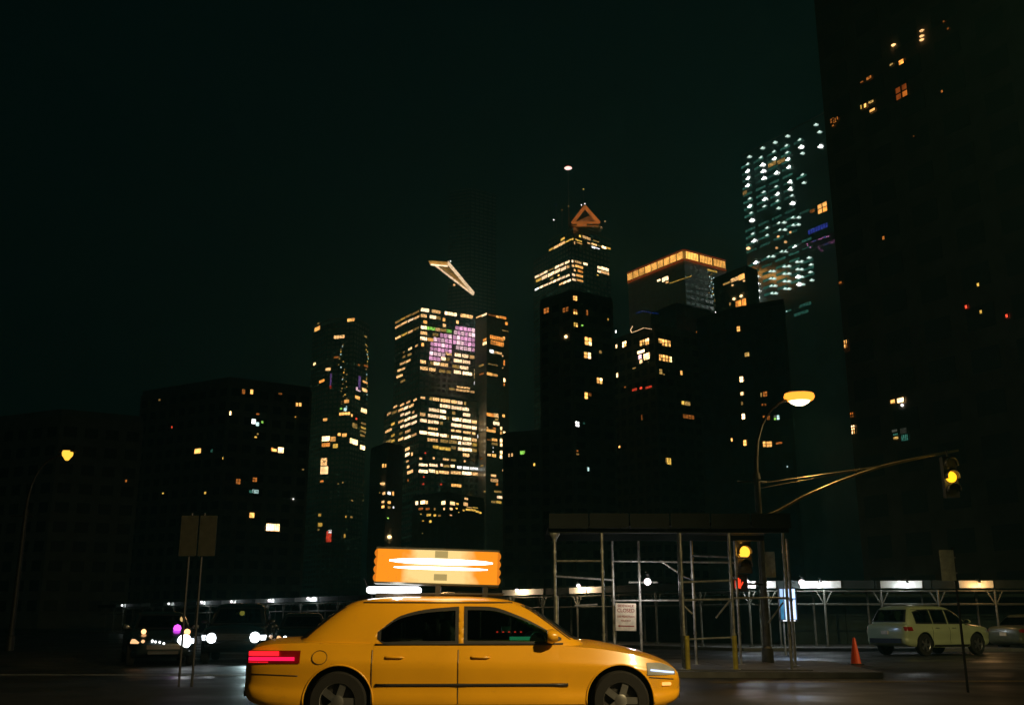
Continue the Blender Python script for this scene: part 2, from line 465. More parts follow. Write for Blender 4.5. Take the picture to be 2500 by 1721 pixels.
def put(B, zid, rows, style='plain'):
    f, s = zc(zid)
    for r in rows:
        x, y, w, h, k = r[:5]; px, py = f(x, y)
        win(B, px, py, w / s, h / s, k, r[5] if len(r) > 5 else style)

# --- slim rounded tower left of the bright office tower
T = building('glass_tower', 'slim dark glass tower with scattered amber windows left of the bright office tower',
             [(764, 800), (800, 782), (866, 776), (903, 796)], 800, M_glass, anchor=1, back=28, bw=4, fh=3.8)
put(T, 'A', [(325, 108, 75, 22, 'o', 'strip'), (93, 167, 38, 28, 'o'), (99, 132, 12, 10, 'd'), (235, 220, 70, 24, 'm', 'strip'), (405, 218, 18, 12, 'd'), (75, 395, 18, 16, 'ow'),
 (158, 430, 46, 20, 'm'), (125, 505, 42, 20, 'a'), (180, 500, 10, 100, 'v'), (178, 545, 14, 20, 'r'), (365, 515, 18, 100, 'v'), (357, 560, 35, 26, 'pb'), (410, 517, 52, 16, 'o'), (407, 568, 56, 24, 'm'),
 (352, 613, 35, 24, 'o'), (283, 638, 36, 24, 'o'), (247, 685, 14, 14, 'g'), (275, 690, 22, 22, 'tw'), (270, 718, 72, 20, 'o', 'strip'), (407, 703, 66, 32, 'ow', 'strip'), (133, 757, 50, 20, 'o'),
 (335, 795, 36, 36, 'd'), (400, 785, 52, 15, 'd'), (395, 812, 46, 15, 'y'), (393, 835, 50, 15, 'd'), (385, 860, 36, 15, 'd'), (142, 880, 62, 36, 'ow', 'strip'), (195, 882, 38, 36, 'o'),
 (142, 920, 66, 28, 'a', 'strip'), (210, 927, 34, 30, 'y'), (235, 852, 22, 20, 'o'), (268, 857, 32, 24, 'o'), (323, 897, 62, 38, 'ow', 'strip'), (385, 937, 34, 32, 'ow'),
 (128, 1030, 56, 55, 'm', 'fins'), (130, 1085, 66, 58, 'ow', 'fins'), (122, 1157, 24, 16, 'a'), (412, 1253, 18, 18, 'd'), (409, 1285, 18, 18, 'd'), (317, 1280, 12, 12, 'd'), (228, 1172, 10, 10, 'd'),
 (258, 1165, 10, 10, 'd'), (107, 1375, 22, 22, 'y'), (110, 1438, 32, 28, 'y'), (100, 1470, 14, 14, 'd'), (280, 1385, 10, 14, 'y'), (313, 1388, 16, 12, 'd'), (168, 1515, 38, 82, 'r'),
 (175, 1482, 24, 24, 'wh'), (272, 1510, 14, 26, 'y'), (415, 1165, 16, 14, 'd'), (345, 750, 12, 14, 'r'), (362, 402, 16, 14, 'ad'), (410, 410, 36, 14, 'ad'), (215, 352, 34, 14, 'ad'), (313, 728, 16, 18, 'o')])
for k in range(26):      # the sparkle of small lights down two of its edges
    y = 270 + k * 16 + rnd.uniform(-5, 5)
    put(T, 'A', [((240 if y < 420 else 262) + rnd.uniform(-14, 22), y, 8, 9, rnd.choice(['y', 'd', 'tw', 'd'])), (416 + rnd.uniform(-9, 10), y, 7, 8, rnd.choice(['d', 'y', 't', 'tw']))])

# --- the bright office tower
T = building('office_tower', 'bright office tower with a pink screen across its upper floors',
             [(965, 788), (1026, 756), (1160, 776)], 700, M_glass, anchor=1, fh=4.0, bw=4.2)
f5, s5 = zc(5)
SL = 0.145
def bays(x0, x1): 
    n = max(1, round((x1 - x0) / 108)); w = (x1 - x0) / n
    return [(x0 + w * (i + .5), w * 0.985) for i in range(n)]
def row5(y0, segs, h=40, sl=SL):
    for (x0, x1, k) in segs:
        for (xc, w) in bays(x0, x1):
            px, py = f5(xc, y0 + (xc - 560) * sl)
            win(T, px, py, w / s5, h / s5, k, 'strip' if w > 40 and k != 'p' else 'plain')
row5(158, [(563, 655, 'w'), (680, 778, 'm'), (820, 955, 'w'), (990, 1130, 'm')])
row5(222, [(563, 630, 'm'), (660, 732, 'w'), (735, 780, 'd')]); row5(232, [(800, 830, 'o')])
row5(287, [(590, 633, 'o')]); row5(238, [(945, 975, 'm')])
row5(348, [(563, 628, 'w'), (633, 655, 'g'), (657, 720, 'g'), (722, 775, 'm'), (780, 840, 'd'), (842, 900, 'g')])
row5(294, [(800, 838, 'm')])
row5(408, [(560, 635, 'm'), (690, 755, 'd')]); row5(468, [(557, 632, 'w'), (636, 715, 'o')]); row5(535, [(570, 600, 'o')])
# the pink screen: floor-high panels
for y0, h, segs in ((300, 46, [(935, 1155)]), (352, 50, [(920, 1155)]), (405, 50, [(770, 902), (908, 1155)]), (458, 50, [(700, 902), (908, 1155)]), (512, 46, [(668, 902), (940, 1155)]), (565, 46, [(665, 900)]), (615, 46, [(655, 830)]), (668, 48, [(653, 780)])):
    for (x0, x1) in segs:
        n = max(1, round((x1 - x0) / 42)); w = (x1 - x0) / n
        for i in range(n):
            xc = x0 + w * (i + .5)
            px, py = f5(xc, y0 + (xc - 560) * SL)
            win(T, px, py, w * .96 / s5, h / s5, 'pb' if rnd.random() < .34 else 'p', 'plain', 'screen_panel')
row5(503, [(1158, 1195, 'w'), (1200, 1250, 'm')]); row5(592, [(832, 900, 'm'), (930, 1000, 'w'), (1010, 1080, 'w'), (1092, 1140, 'm'), (1150, 1250, 'm')])
row5(655, [(782, 832, 'w'), (835, 880, 'd'), (918, 1010, 'w'), (1015, 1100, 'w')])
row5(720, [(555, 620, 'm'), (660, 700, 'd'), (702, 770, 'w'), (775, 860, 'm'), (905, 980, 'd'), (985, 1080, 'w')])
row5(790, [(555, 640, 'm'), (650, 725, 'm'), (760, 830, 'd'), (840, 890, 'd')]); row5(778, [(920, 1000, 'w'), (1015, 1120, 'w'), (1150, 1192, 'm')]); row5(800, [(1180, 1250, 'm')])
row5(868, [(1140, 1250, 'wh')]); row5(733, [(1150, 1190, 'w'), (1195, 1250, 'd')])
row5(935, [(950, 1100, 'm')], 18); row5(968, [(870, 932, 'd'), (940, 1095, 'm'), (1100, 1165, 'm')], 26)
for x0, y0, x1, y1, k in ((285, 300, 340, 285, 'd'), (345, 272, 400, 245, 'y'), (405, 240, 470, 212, 'd'), (475, 208, 550, 180, 'd'),
                       (280, 360, 350, 328, 'm'), (355, 318, 420, 290, 'm'), (425, 288, 490, 258, 'w'), (495, 255, 552, 232, 'm'),
                       (288, 478, 350, 445, 'm'), (355, 440, 420, 415, 'y'), (425, 410, 480, 388, 'm'), (485, 382, 550, 350, 'd'),
                       (505, 560, 535, 540, 'm'), (430, 590, 470, 575, 'ow'), (372, 625, 392, 615, 'd'), (370, 675, 402, 662, 'd'), (420, 655, 468, 635, 'd'),
                       (338, 752, 400, 728, 'm'), (402, 726, 455, 706, 'm'), (312, 822, 352, 810, 'm'), (355, 808, 398, 790, 'm'), (302, 886, 372, 872, 'm'), (345, 935, 398, 928, 'd'), (212, 862, 258, 842, 'ad')):
    px, py = f5((x0 + x1) / 2, (y0 + y1) / 2)
    win(T, px, py, (x1 - x0) * .95 / s5, 6.2, k, 'strip')

# --- lower, wider block of the same complex
T = building('office_block', 'brightly lit office block with long rows of windows, below the pink screen tower',
             [(938, 1010), (1026, 962), (1185, 984)], 655, M_glass, anchor=1, fh=4.0, bw=4.2)
row5(1105, [(655, 690, 'd'), (692, 765, 'm'), (775, 885, 'm'), (893, 955, 'm'), (960, 1015, 'w'), (1030, 1055, 'd')])
row5(1165, [(768, 885, 'w'), (893, 1010, 'w'), (1013, 1085, 'w')])
row5(1225, [(648, 765, 'w'), (770, 838, 'w'), (900, 940, 'd'), (1018, 1100, 'w')])
row5(1290, [(545, 615, 'm'), (638, 760, 'w'), (765, 838, 'w'), (850, 870, 'd'), (903, 1008, 'w'), (1013, 1110, 'w'), (1115, 1170, 'm')])
row5(1355, [(535, 630, 'w'), (638, 758, 'w'), (765, 805, 'd'), (890, 1008, 'w'), (1013, 1112, 'w'), (1116, 1170, 'w')])
row5(1428, [(640, 750, 'm')], 28); row5(1415, [(890, 930, 'm'), (940, 1000, 'm'), (1020, 1105, 'm'), (1115, 1155, 'm')], 28)
row5(1485, [(530, 632, 'w'), (636, 758, 'w'), (765, 845, 'w'), (848, 870, 'd'), (890, 1008, 'w'), (1018, 1110, 'w'), (1115, 1170, 'm')])
row5(1440, [(1175, 1250, 'wh')]); row5(1500, [(1180, 1250, 'wh')], 26)
for (x0, x1, y) in ((268, 312, 1210), (340, 390, 1188), (408, 455, 1160), (485, 525, 1135), (550, 612, 1112)): px, py = f5((x0 + x1) / 2, y); win(T, px, py, (x1 - x0) / s5, 5.5, 'm')
for (x0, x1, y, k) in ((200, 246, 1285, 'm'), (252, 312, 1268, 'd'), (320, 375, 1245, 'm'), (378, 432, 1222, 'w'), (436, 490, 1200, 'm'), (345, 386, 1296, 'w'), (390, 456, 1280, 'w'), (474, 498, 1268, 'm'),
   (320, 382, 1368, 'm'), (388, 458, 1345, 'w'), (463, 528, 1318, 'w'), (345, 386, 1422, 'w'), (390, 458, 1405, 'w'), (463, 525, 1380, 'w'), (245, 285, 1396, 'y'), (330, 372, 1496, 'd'), (395, 456, 1474, 'm'),
   (180, 255, 1468, 'm'), (246, 284, 1520, 'y'), (320, 380, 1560, 'm'), (386, 460, 1540, 'w'), (464, 522, 1514, 'm'), (190, 250, 1585, 'd'), (246, 284, 1578, 'y')):
    px, py = f5((x0 + x1) / 2, y); win(T, px, py, (x1 - x0) * .94 / s5, 7.2, k, 'strip')
f6, s6 = zc(6)
def row6(segs, h=42):
    for (x0, x1, y, k) in segs:
        for (xc, w) in bays(x0, x1):
            px, py = f6(xc, y + (xc - (x0 + x1) / 2) * .12); win(T, px, py, w / s6, h / s6, k, 'strip' if w > 40 else 'plain')
row6([(670, 795, 348, 'm'), (820, 910, 360, 'd'), (915, 1010, 368, 'd'), (1022, 1062, 380, 'w'), (1070, 1180, 388, 'w'), (1188, 1240, 402, 'y'), (330, 400, 470, 'm'), (420, 472, 450, 'm'),
  (735, 800, 428, 'y'), (805, 940, 446, 'y'), (945, 1000, 436, 'd'), (1024, 1065, 450, 'w'), (1070, 1185, 458, 'w'), (1188, 1238, 466, 'd'), (340, 398, 535, 'd'), (422, 472, 513, 'w'), (490, 510, 508, 'm'), (1078, 1155, 520, 'm')])
row6([(578, 612, 560, 'm'), (733, 758, 555, 'm'), (850, 922, 570, 'm'), (938, 1000, 578, 'd'), (1090, 1112, 590, 'm'), (338, 388, 606, 'm'), (430, 462, 590, 'm')], 26)
row6([(547, 676, 632, 'w'), (692, 790, 636, 'w'), (820, 850, 632, 'w'), (855, 925, 645, 'd'), (938, 985, 645, 'w'), (1012, 1065, 660, 'wh'), (1078, 1150, 668, 'wh'), (1155, 1262, 675, 'wh'), (288, 316, 632, 'm'), (440, 470, 655, 'm')], 34)
row6([(445, 512, 712, 'm'), (535, 680, 705, 'w'), (688, 758, 702, 'w'), (765, 800, 715, 'm'), (805, 922, 718, 'm'), (938, 1062, 722, 'm'), (1066, 1182, 728, 'w'), (1186, 1250, 736, 'm'), (1255, 1312, 748, 'w'), (1320, 1382, 752, 'm')], 40)
row6([(285, 385, 715, 'm'), (283, 385, 750, 'w'), (283, 385, 788, 'o'), (283, 385, 826, 'o'), (322, 380, 862, 'o'), (448, 460, 810, 'ad'), (945, 1062, 868, 'o')], 36)
for (x, y) in ((650, 495), (632, 770), (625, 850), (830, 855)):
    px, py = f6(x, y); win(T, px, py, 4, 4, 'r', 'lamp', 'warning_light')
px, py = f6(635, 988); win(T, px, py, 3.5, 3.5, 'vb', 'lamp', 'warning_light')

# --- amber-lit tower on its right
T = building('corner_tower', 'narrow tower with amber lit corner rooms, right of the pink screen tower',
             [(1161, 776), (1189, 764), (1242, 777)], 672, M_stone, anchor=1, fh=3.8, bw=3.4)
put(T, 5, [(1195, 236, 60, 20, 'm', 'strip'), (1255, 216, 62, 24, 'w', 'strip'), (1335, 222, 80, 18, 'ad', 'strip'), (1395, 238, 36, 24, 'o'), (1452, 246, 74, 30, 'a', 'strip'), (1490, 310, 28, 36, 'a'), (1480, 390, 78, 14, 'd'),
  (1272, 480, 66, 30, 'a', 'strip'), (1270, 520, 66, 36, 'ow', 'strip'), (1385, 468, 150, 44, 'a', 'fins'), (1390, 525, 146, 54, 'a', 'fins'), (1462, 470, 26, 40, 'o'), (1330, 612, 44, 40, 'wh', 'fins'), (1400, 628, 84, 30, 'm', 'fins'),
  (1466, 735, 18, 66, 'a'), (1450, 662, 14, 16, 'm'), (1450, 790, 12, 14, 'm'), (1220, 765, 60, 24, 'd'), (1345, 755, 110, 14, 'd', 'strip'), (1300, 855, 70, 36, 'o', 'strip'), (1365, 868, 60, 30, 'o', 'strip'), (1225, 855, 50, 20, 'ad', 'strip'),
  (1468, 922, 20, 44, 'ow'), (1466, 970, 16, 30, 'a')])
put(T, 6, [(1390, 58, 130, 44, 'a', 'fins'), (1462, 66, 52, 52, 'm', 'fins'), (1545, 70, 30, 36, 'o'), (1465, 112, 46, 26, 'd'), (1462, 158, 72, 46, 'w', 'strip'), (1360, 205, 20, 14, 'm'), (1390, 240, 130, 34, 'o', 'fins'), (1440, 215, 40, 24, 'ad'),
  (1518, 215, 26, 40, 'ow'), (1516, 265, 24, 40, 'o'), (1552, 268, 26, 40, 'ow'), (1443, 345, 62, 34, 'o', 'fins'), (1443, 392, 70, 34, 'd', 'fins'), (1517, 352, 28, 44, 'ow'), (1517, 402, 28, 44, 'ow'), (1380, 345, 50, 20, 'ad'),
  (1518, 490, 30, 44, 'ow'), (1516, 540, 28, 44, 'ow'), (1551, 540, 20, 40, 'o'), (1380, 518, 44, 30, 'm'), (1436, 525, 48, 38, 'o', 'strip'), (1425, 436, 12, 12, 'wh'), (1425, 482, 12, 12, 'wh'), (1297, 560, 34, 18, 'ad'),
  (1544, 695, 30, 28, 'm'), (1430, 755, 60, 30, 'm', 'strip'), (1440, 810, 88, 44, 'm', 'fins'), (1470, 852, 26, 36, 'a'), (1478, 938, 84, 26, 'd', 'fins'), (1550, 936, 20, 26, 'y'), (1500, 1002, 60, 34, 'w', 'fins'), (1550, 1002, 18, 34, 'm'),
  (1428, 1055, 46, 30, 'd', 'fins'), (1490, 1058, 60, 34, 'y', 'fins'), (1552, 1056, 18, 30, 'd'), (1340, 935, 40, 18, 'd'), (1300, 640, 40, 20, 'd')])

# --- dark tower that carries the lit triangular deck
pA, pB, pC = at(1047, 637, 905), None, None
zdeck = pA.z
pB = at(1093, 641, y_for_z(1093, 641, zdeck)); pC = at(1155, 715, y_for_z(1155, 715, zdeck))
T = building('dark_tower', 'very tall unlit glass tower behind the lit triangular deck',
             [(1096, 470), (1150, 462), (1212, 478)], pC.y + 12, M_glass, anchor=1, unlit_w=0.8, bw=5, fh=4)
D = thing('sky_deck', 'lit triangular observation deck jutting out high on the unlit tower', 'observation deck', (pA.x, pA.y, 0))
def bar(name, p, q, r, m, par, base):
    bb = MB(); bb.tube([Vector(p) - base, Vector(q) - base], r, 8); return bb.build(name, m, par)
G['dk'] = glow('deck_light_white', (1.0, 0.70, 0.42), 2.6, 0.35, 0.25)
G['dm'] = glow('deck_light_amber', (1.0, 0.48, 0.10), 0.75, 0.35, 0.3)
base = Vector((pA.x, pA.y, 0))
pD = at(1056, 643, 907); pD.z = zdeck - 1.6
b = MB(); b.prism([p - base for p in (pA, pB, pC)], zdeck + .2, zdeck + 1.2); b.build('deck_slab', M_frame, D)
bar('edge_light', pB, pC, 1.5, G['dk'], D, base); bar('edge_light', pD, pC + Vector((0, 0, -2.0)), 0.9, G['dk'], D, base)
for k in range(3):
    t = k / 2.0
    bar('edge_light', pA + Vector((0, 0, -0.6 - 3.0 * t)) + (pB - pA) * 0.10 * t, pB + Vector((0, 0, -0.3 - 3.4 * t)), 0.7, G['dm' if k != 2 else 'dk'], D, base)
for k in range(1, 5):
    a0 = pA.lerp(pB, k * .19); bar('soffit_rib', a0 + Vector((0, 0, -1)), a0.lerp(pC, 0.96) + Vector((0, 0, -1)), 0.20, G['dm'], D, base)
for k in range(1, 5):
    bar('soffit_rib', pD.lerp(pC, k * .17) + Vector((0, 0, -.3)), pB.lerp(pC, k * .17) + Vector((0, 0, -.6)), 0.25, G['dm'], D, base)
win(T, 1109, 696, 5.5, 5.5, 'm', 'lamp', 'warning_light'); 
o = win(T, 1100, 638, 3, 3, 'wh', 'lamp', 'warning_light')

# --- tower with the lit triangle on top
T = building('crown_tower', 'stepped dark tower with white office floors and a lit triangular crown',
             [(1302, 640), (1394.5, 588), (1490, 620)], 770, M_glass, anchor=1, fh=4.0, bw=4.0)
put(T, 7, [(215, 1240, 46, 26, 'w'), (262, 1217, 46, 26, 'w'), (305, 1196, 40, 26, 'w'), (360, 1168, 56, 18, 'd'), (422, 1140, 50, 26, 'w'), (470, 1118, 44, 26, 'w'), (525, 1094, 54, 26, 'w'), (573, 1083, 26, 30, 'w'),
  (232, 1276, 52, 32, 'y', 'strip'), (292, 1248, 60, 36, 'w', 'strip'), (360, 1216, 64, 36, 'w', 'strip'), (425, 1186, 60, 36, 'w', 'strip'), (488, 1160, 54, 36, 'w', 'strip'), (535, 1140, 28, 34, 'm'), (365, 1262, 40, 26, 'd'), (438, 1228, 20, 20, 'o'),
  (215, 1368, 44, 22, 'wh'), (262, 1346, 42, 22, 'w'), (308, 1326, 42, 22, 'w'), (352, 1306, 40, 22, 'w'), (396, 1288, 42, 24, 'w'), (440, 1268, 42, 26, 'w'), (484, 1250, 42, 26, 'w'), (530, 1232, 44, 26, 'w'),
  (462, 1316, 40, 22, 'm'), (502, 1300, 40, 24, 'w'), (545, 1282, 40, 26, 'w'),
  (635, 1094, 70, 26, 'm', 'strip'), (710, 1112, 46, 26, 'w'), (580, 1130, 34, 24, 'm'), (645, 1140, 80, 28, 'o', 'strip'), (600, 1176, 22, 26, 'm'), (658, 1188, 54, 28, 'a', 'strip'), (586, 1222, 40, 26, 'w'), (650, 1234, 72, 28, 'o', 'strip'),
  (590, 1272, 50, 26, 'w'), (655, 1282, 64, 26, 'o', 'strip'), (850, 1150, 40, 30, 'w'), (910, 1164, 76, 34, 'w', 'strip'), (852, 1190, 40, 26, 'w'), (910, 1202, 84, 30, 'm', 'strip'), (836, 1226, 20, 12, 'y')])
# setback storeys above
T2 = building('upper_tower', 'stepped upper storeys of the crown tower, lit in yellow bands under the triangle', 
             [(1338, 590), (1400, 554), (1494, 588)], 772, M_glass, anchor=1, fh=4.0, bw=4.0, zbase=T.z + 1.2)
put(T2, 7, [(360, 962, 46, 24, 'y'), (412, 936, 54, 30, 'm', 'strip'), (472, 906, 60, 36, 'm', 'strip'), (535, 878, 56, 26, 'y', 'strip'), (586, 856, 40, 26, 'y'), (480, 856, 46, 28, 'y'), (480, 946, 34, 24, 'm'), (540, 910, 22, 16, 'o'),
  (600, 898, 44, 32, 'm', 'strip'), (652, 912, 48, 32, 'o', 'strip'), (640, 872, 70, 16, 'y', 'strip'), (654, 828, 24, 26, 'y'), (722, 845, 84, 32, 'm', 'strip'), (745, 900, 32, 18, 'm'), (800, 912, 56, 22, 'm', 'strip'), (850, 926, 38, 16, 'd'),
  (900, 942, 50, 28, 'ow'), (948, 952, 40, 18, 'y'), (815, 956, 86, 34, 'wh', 'strip'), (345, 1016, 40, 22, 'g'), (820, 880, 60, 12, 'd', 'strip'), (900, 995, 30, 10, 'ad')])
# triangle crown
pyr = thing('crown_spire', 'amber triangular glass crown with a dark opening, topmost on the stepped tower', 'roof crown')
Yc = 772
f7, s7 = zc(7)
def P7(x, y, dy=0): px, py = f7(x, y); return at(px, py, Yc + dy)
a_, l_, r_ = P7(705, 525, 6), P7(580, 690), P7(850, 688)
base = Vector((l_.x, l_.y, 0)); pyr.location = base
G['cr'] = glow('crown_amber', (1.0, 0.27, 0.05), 0.55, 0.2, 0.2)
G['cd'] = glow('crown_amber_dim', (1.0, 0.30, 0.08), 0.30, 0.5, 0.25)
for p, q in ((a_, l_), (a_, r_)): bar('crown_beam', p, q, 1.5, G['cr'], pyr, base)
bar('crown_beam', l_, r_, 1.0, G['cr'], pyr, base)
bar('crown_beam', P7(622, 709), P7(725, 712), 1.1, G['cr'], pyr, base)
i1, i2, i3 = P7(625, 672, 1), P7(775, 606, 3), P7(838, 682, 1)
b = MB(); b.add([p - base for p in (i1, i2, i3)] + [p - base + Vector((0, 1.5, 0)) for p in (i1, i2, i3)], [(0, 1, 2), (5, 4, 3), (0, 3, 4, 1), (1, 4, 5, 2), (2, 5, 3, 0)])
b.build('crown_panel', G['cd'], pyr)
zt2 = T2.z
b = MB(); b.prism([(l_.x - base.x - 3, 3), (r_.x - base.x + 3, 3), (r_.x - base.x + 3, 22), (l_.x - base.x - 3, 22)], zt2 + 1.1, l_.z - .8); b.build('crown_base', M_glass, pyr)
mt = at(1387, 411, Yc + 12)
b = MB(); b.tube([(mt.x - base.x, mt.y - base.y, zt2 + 1), (mt.x - base.x, mt.y - base.y, mt.z)], [.5, .2], 8); b.build('mast', M_galv, pyr)
G['bc'] = glow('beacon_light', (1.0, 0.62, 0.55), 3.2)
G['bcr'] = glow('beacon_red', (0.75, 0.10, 0.06), 0.8)
b = MB(); b.lathe([(.01, -1.2), (2.0, -1.0), (2.6, 0), (2.0, .9), (.01, 1.0)], 16, 0, c=(0, 0, 0)); _o = b.build('beacon', G['bc'], pyr, 40); _o.location = (mt.x - base.x, mt.y - base.y, mt.z); _o.scale = (1.25, 1, .7)
b = MB(); b.lathe([(2.2, 1.05), (2.0, 1.6), (.01, 1.9)], 16, 0, c=(mt.x - base.x, mt.y - base.y, mt.z)); b.build('beacon_cap', G['bcr'], pyr, 40)
for (x, y, k) in ((690, 345, 'y'), (705, 495, 'wh'), (670, 508, 'wh'), (410, 505, 'vb'), (385, 660, 'wh'), (912, 675, 'm'), (470, 558, 'ad'), (535, 520, 'd')):
    p = P7(x, y, 8)
    b = MB(); b.tube([(p.x - base.x, p.y - base.y, zt2 + 1), (p.x - base.x, p.y - base.y, p.z - .6)], .12, 6)
    b.build('aerial', M_galv, pyr)
    b = MB(); b.lathe([(.01, -.6), (.6, 0), (.01, .6)], 8, 0, c=(p.x - base.x, p.y - base.y, p.z)); b.build('aerial_light', G[k], pyr)

# --- tower with the amber lantern cornice
T = building('lantern_tower', 'dark tower topped by a broad glowing amber cornice',
             [(1533, 668), (1669.5, 611), (1770, 638)], 600, M_stone, anchor=1, fh=4, bw=4)
NPL = [8.2]
(aL, dL, lL, nL), (aR, dR, lR, nR) = T.faces
hpan = 22 / FPX * 600 / cp * 1.03
def lantern(face, n, u0=0.0):
    a, d, ln, nn = face
    w = (ln - u0) / n
    for i in range(n):
        o = bpy.data.objects.new('lantern_panel', window_mesh('fins', 'L')); COL.objects.link(o); o.parent = T.root
        rot = Matrix((d, -nn, Vector((0, 0, 1)))).transposed().to_4x4()
        o.matrix_local = Matrix.Translation(a - T.mid + d * (u0 + w * (i + .5)) + nn * .5 + Vector((0, 0, T.z - hpan / 2 - .3))) @ rot @ Matrix.Diagonal((w * .90, .5, hpan, 1))
lantern(T.faces[0], 9); lantern(T.faces[1], 3)
G['lr'] = glow('lantern_red_rim', (0.8, 0.10, 0.02), 0.30)
for face in T.faces:
    a, d, ln, nn = face
    for zz in (T.z + .1, T.z - hpan - .75):
        b = MB(); b.tube([a - T.mid + nn * .7 + Vector((0, 0, zz)), a - T.mid + d * ln + nn * .7 + Vector((0, 0, zz))], .42, 6); b.build('cornice_rail', G['lr'], T.root)
put(T, 7, [(1465, 1279, 40, 24, 'w'), (1530, 1265, 66, 50, 'w', 'strip'), (1550, 1300, 34, 22, 'm'), (2010, 1182, 100, 20, 'y', 'strip')])
for k in range(22): put(T, 7, [(1572 + k * 10.6, 1311 - k * 3.6, 6, 6, 'y', 'lamp')])
for k in range(22):
    put(T, 7, [(2000 + rnd.uniform(-25, 40), 1210 + k * 11, 10, 10, rnd.choice(['t', 'tw', 'd', 'tw', 'y', 'd']))])

# --- glass tower with white ceiling lights on every floor
A_, C_ = (1813, 388), (2004, 282)
T = building('green_glass_tower', 'tall glass tower with rows of small white ceiling lights on every floor',
             [(1808, 384), (2014, 276), (2070, 300)], 555, M_glass, anchor=1, fh=4.0, bw=6, unlit=False)
f8, s8 = zc(8)
def slope8(x, y): return (1515 - f8(x, y)[1]) / 1065.0 * 0.46
fix = {}
def P(x, y, big): 
    px, py = f8(x, y)
    win(T, px, py, (31 if big else 26) / s8, (24 if big else 16) / s8, 'fx' if big else 'fm', 'wedge', 'ceiling_light', out=.25)
BIG = [(225, 470), (228, 520), (225, 573), (330, 424), (335, 470), (340, 520), (418, 380), (432, 482), (515, 385), (522, 440), (608, 294), (530, 545), (532, 597), (440, 634), (347, 672), (240, 722), (545, 700), (253, 822), (270, 972), (282, 1128), (290, 1230), (294, 1282), (298, 1333), (300, 1384), (747, 290), (565, 1015), (585, 1230), (592, 1283)]
MID = [(235, 365), (320, 370), (415, 328), (505, 285), (600, 243), (225, 418), (510, 335), (430, 580), (340, 620), (240, 667), (345, 722), (440, 683), (445, 735), (545, 645), (250, 770), (262, 920), (365, 877), (450, 842), (550, 803), (365, 930), (457, 892), (553, 857), (470, 1048), (375, 1085), (580, 1122), (488, 1155), (388, 1190), (583, 1175), (488, 1208), (390, 1242), (490, 1262), (395, 1295), (493, 1315), (400, 1348), (620, 495), (617, 340), (628, 552), (665, 1092), (680, 1142), (675, 1196), (685, 1254), (740, 186), (715, 134), (405, 1082), (500, 1046), (598, 1014), (520, 1153), (410, 1190), (612, 1120), (520, 1207), (412, 1243), (612, 1176), (520, 1262), (420, 1294), (614, 1230), (520, 1316), (425, 1348), (620, 1284), (590, 802), (588, 853), (485, 838), (490, 890), (510, 216), (420, 262), (330, 302)]
for x, y in BIG: P(x, y, True)
for x, y in MID: P(x, y, False)
# dim floor bands behind the lights, one glazed bay at a time
for r in range(20):
    for c in range(5):
        x = 222 + c * 97 + r * 4.1; y = 425 + r * 50.6 - c * 44.5
        if r in (8, 13) or (c == 4 and rnd.random() < .5): continue
        px, py = f8(x - 18, y + 8)
        win(T, px, py, 78 / s8, 20 / s8, 't', 'strip', 'window')
put(T, 8, [(195, 630, 48, 34, 'd', 'fins'), (400, 415, 60, 40, 'd', 'fins'), (465, 395, 60, 34, 'd', 'fins'), (228, 1025, 24, 18, 'ow', 'lamp'), (432, 1020, 16, 14, 'm', 'lamp'), (496, 978, 18, 16, 'm', 'lamp'), (444, 940, 16, 14, 'm', 'lamp'), (532, 909, 16, 16, 'm', 'lamp'), (505, 1478, 10, 8, 'tw', 'lamp'), (640, 1430, 90, 26, 't', 'strip'), (610, 1490, 110, 24, 't', 'strip'), (500, 1480, 80, 14, 't', 'strip')])

px, py = f8(762, 732); quad_window(T, px, py, 26, 26, ['o', 'o', 'o', 'a'])
put(T, 8, [(690, 755, 40, 26, 'ad'), (730, 882, 150, 40, 'vb', 'fins')])
# party lights on its balcony
PL = thing('party_lights', 'string of pink and blue party lights along a terrace of the green glass tower', 'string lights')
G['pk'] = glow('pink_bulb', (0.95, 0.30, 0.75), 1.3); G['bl'] = glow('blue_party_bulb', (0.12, 0.2, 1.0), 1.0)
ov, fi, u, z = hit(T, *f8(722, 962)); a, d, ln, n = T.faces[0]
q = a + d * u; PL.location = (q.x + n.x * 5, q.y + n.y * 5, z)
path = []
for k, (x, y) in enumerate([(640, 990), (652, 990), (655, 1003), (674, 1017), (668, 980), (685, 975), (697, 972), (710, 966), (724, 958), (738, 958), (752, 956), (765, 945), (778, 944), (792, 941), (805, 938)]):
    px, py = f8(x, y); ry = ray(px, py); t = ((a + n * 5.0) - EYEV).dot(n) / ry.dot(n); pp = EYEV + ry * t
    b = MB(); b.lathe([(.001, -.34), (.34, 0), (.001, .34)], 8); o = b.build('bulb', G['bl'] if k in (6, 7, 12) else G['pk'], PL, True); o.location = pp - PL.location
    path.append(pp - PL.location)
b = MB(); b.tube(path, .06, 5); b.build('cable', M_black, PL)
rot = Matrix((d, -n, Vector((0, 0, 1)))).transposed()
bb = MB(); bb.box(q - T.mid + n * 3 + Vector((0, 0, z - 2.2)), (38, 6, .4), 0, rot); bal = bb.build('balcony', M_concrete, T.root)
for k in range(24):
    bb = MB(); bb.box(q - T.mid + n * 5.6 + d * (-18 + k * 1.56) + Vector((0, 0, z - 1.4)), (.12, .12, 1.2), 0, rot); bb.build('baluster', M_frame, bal)

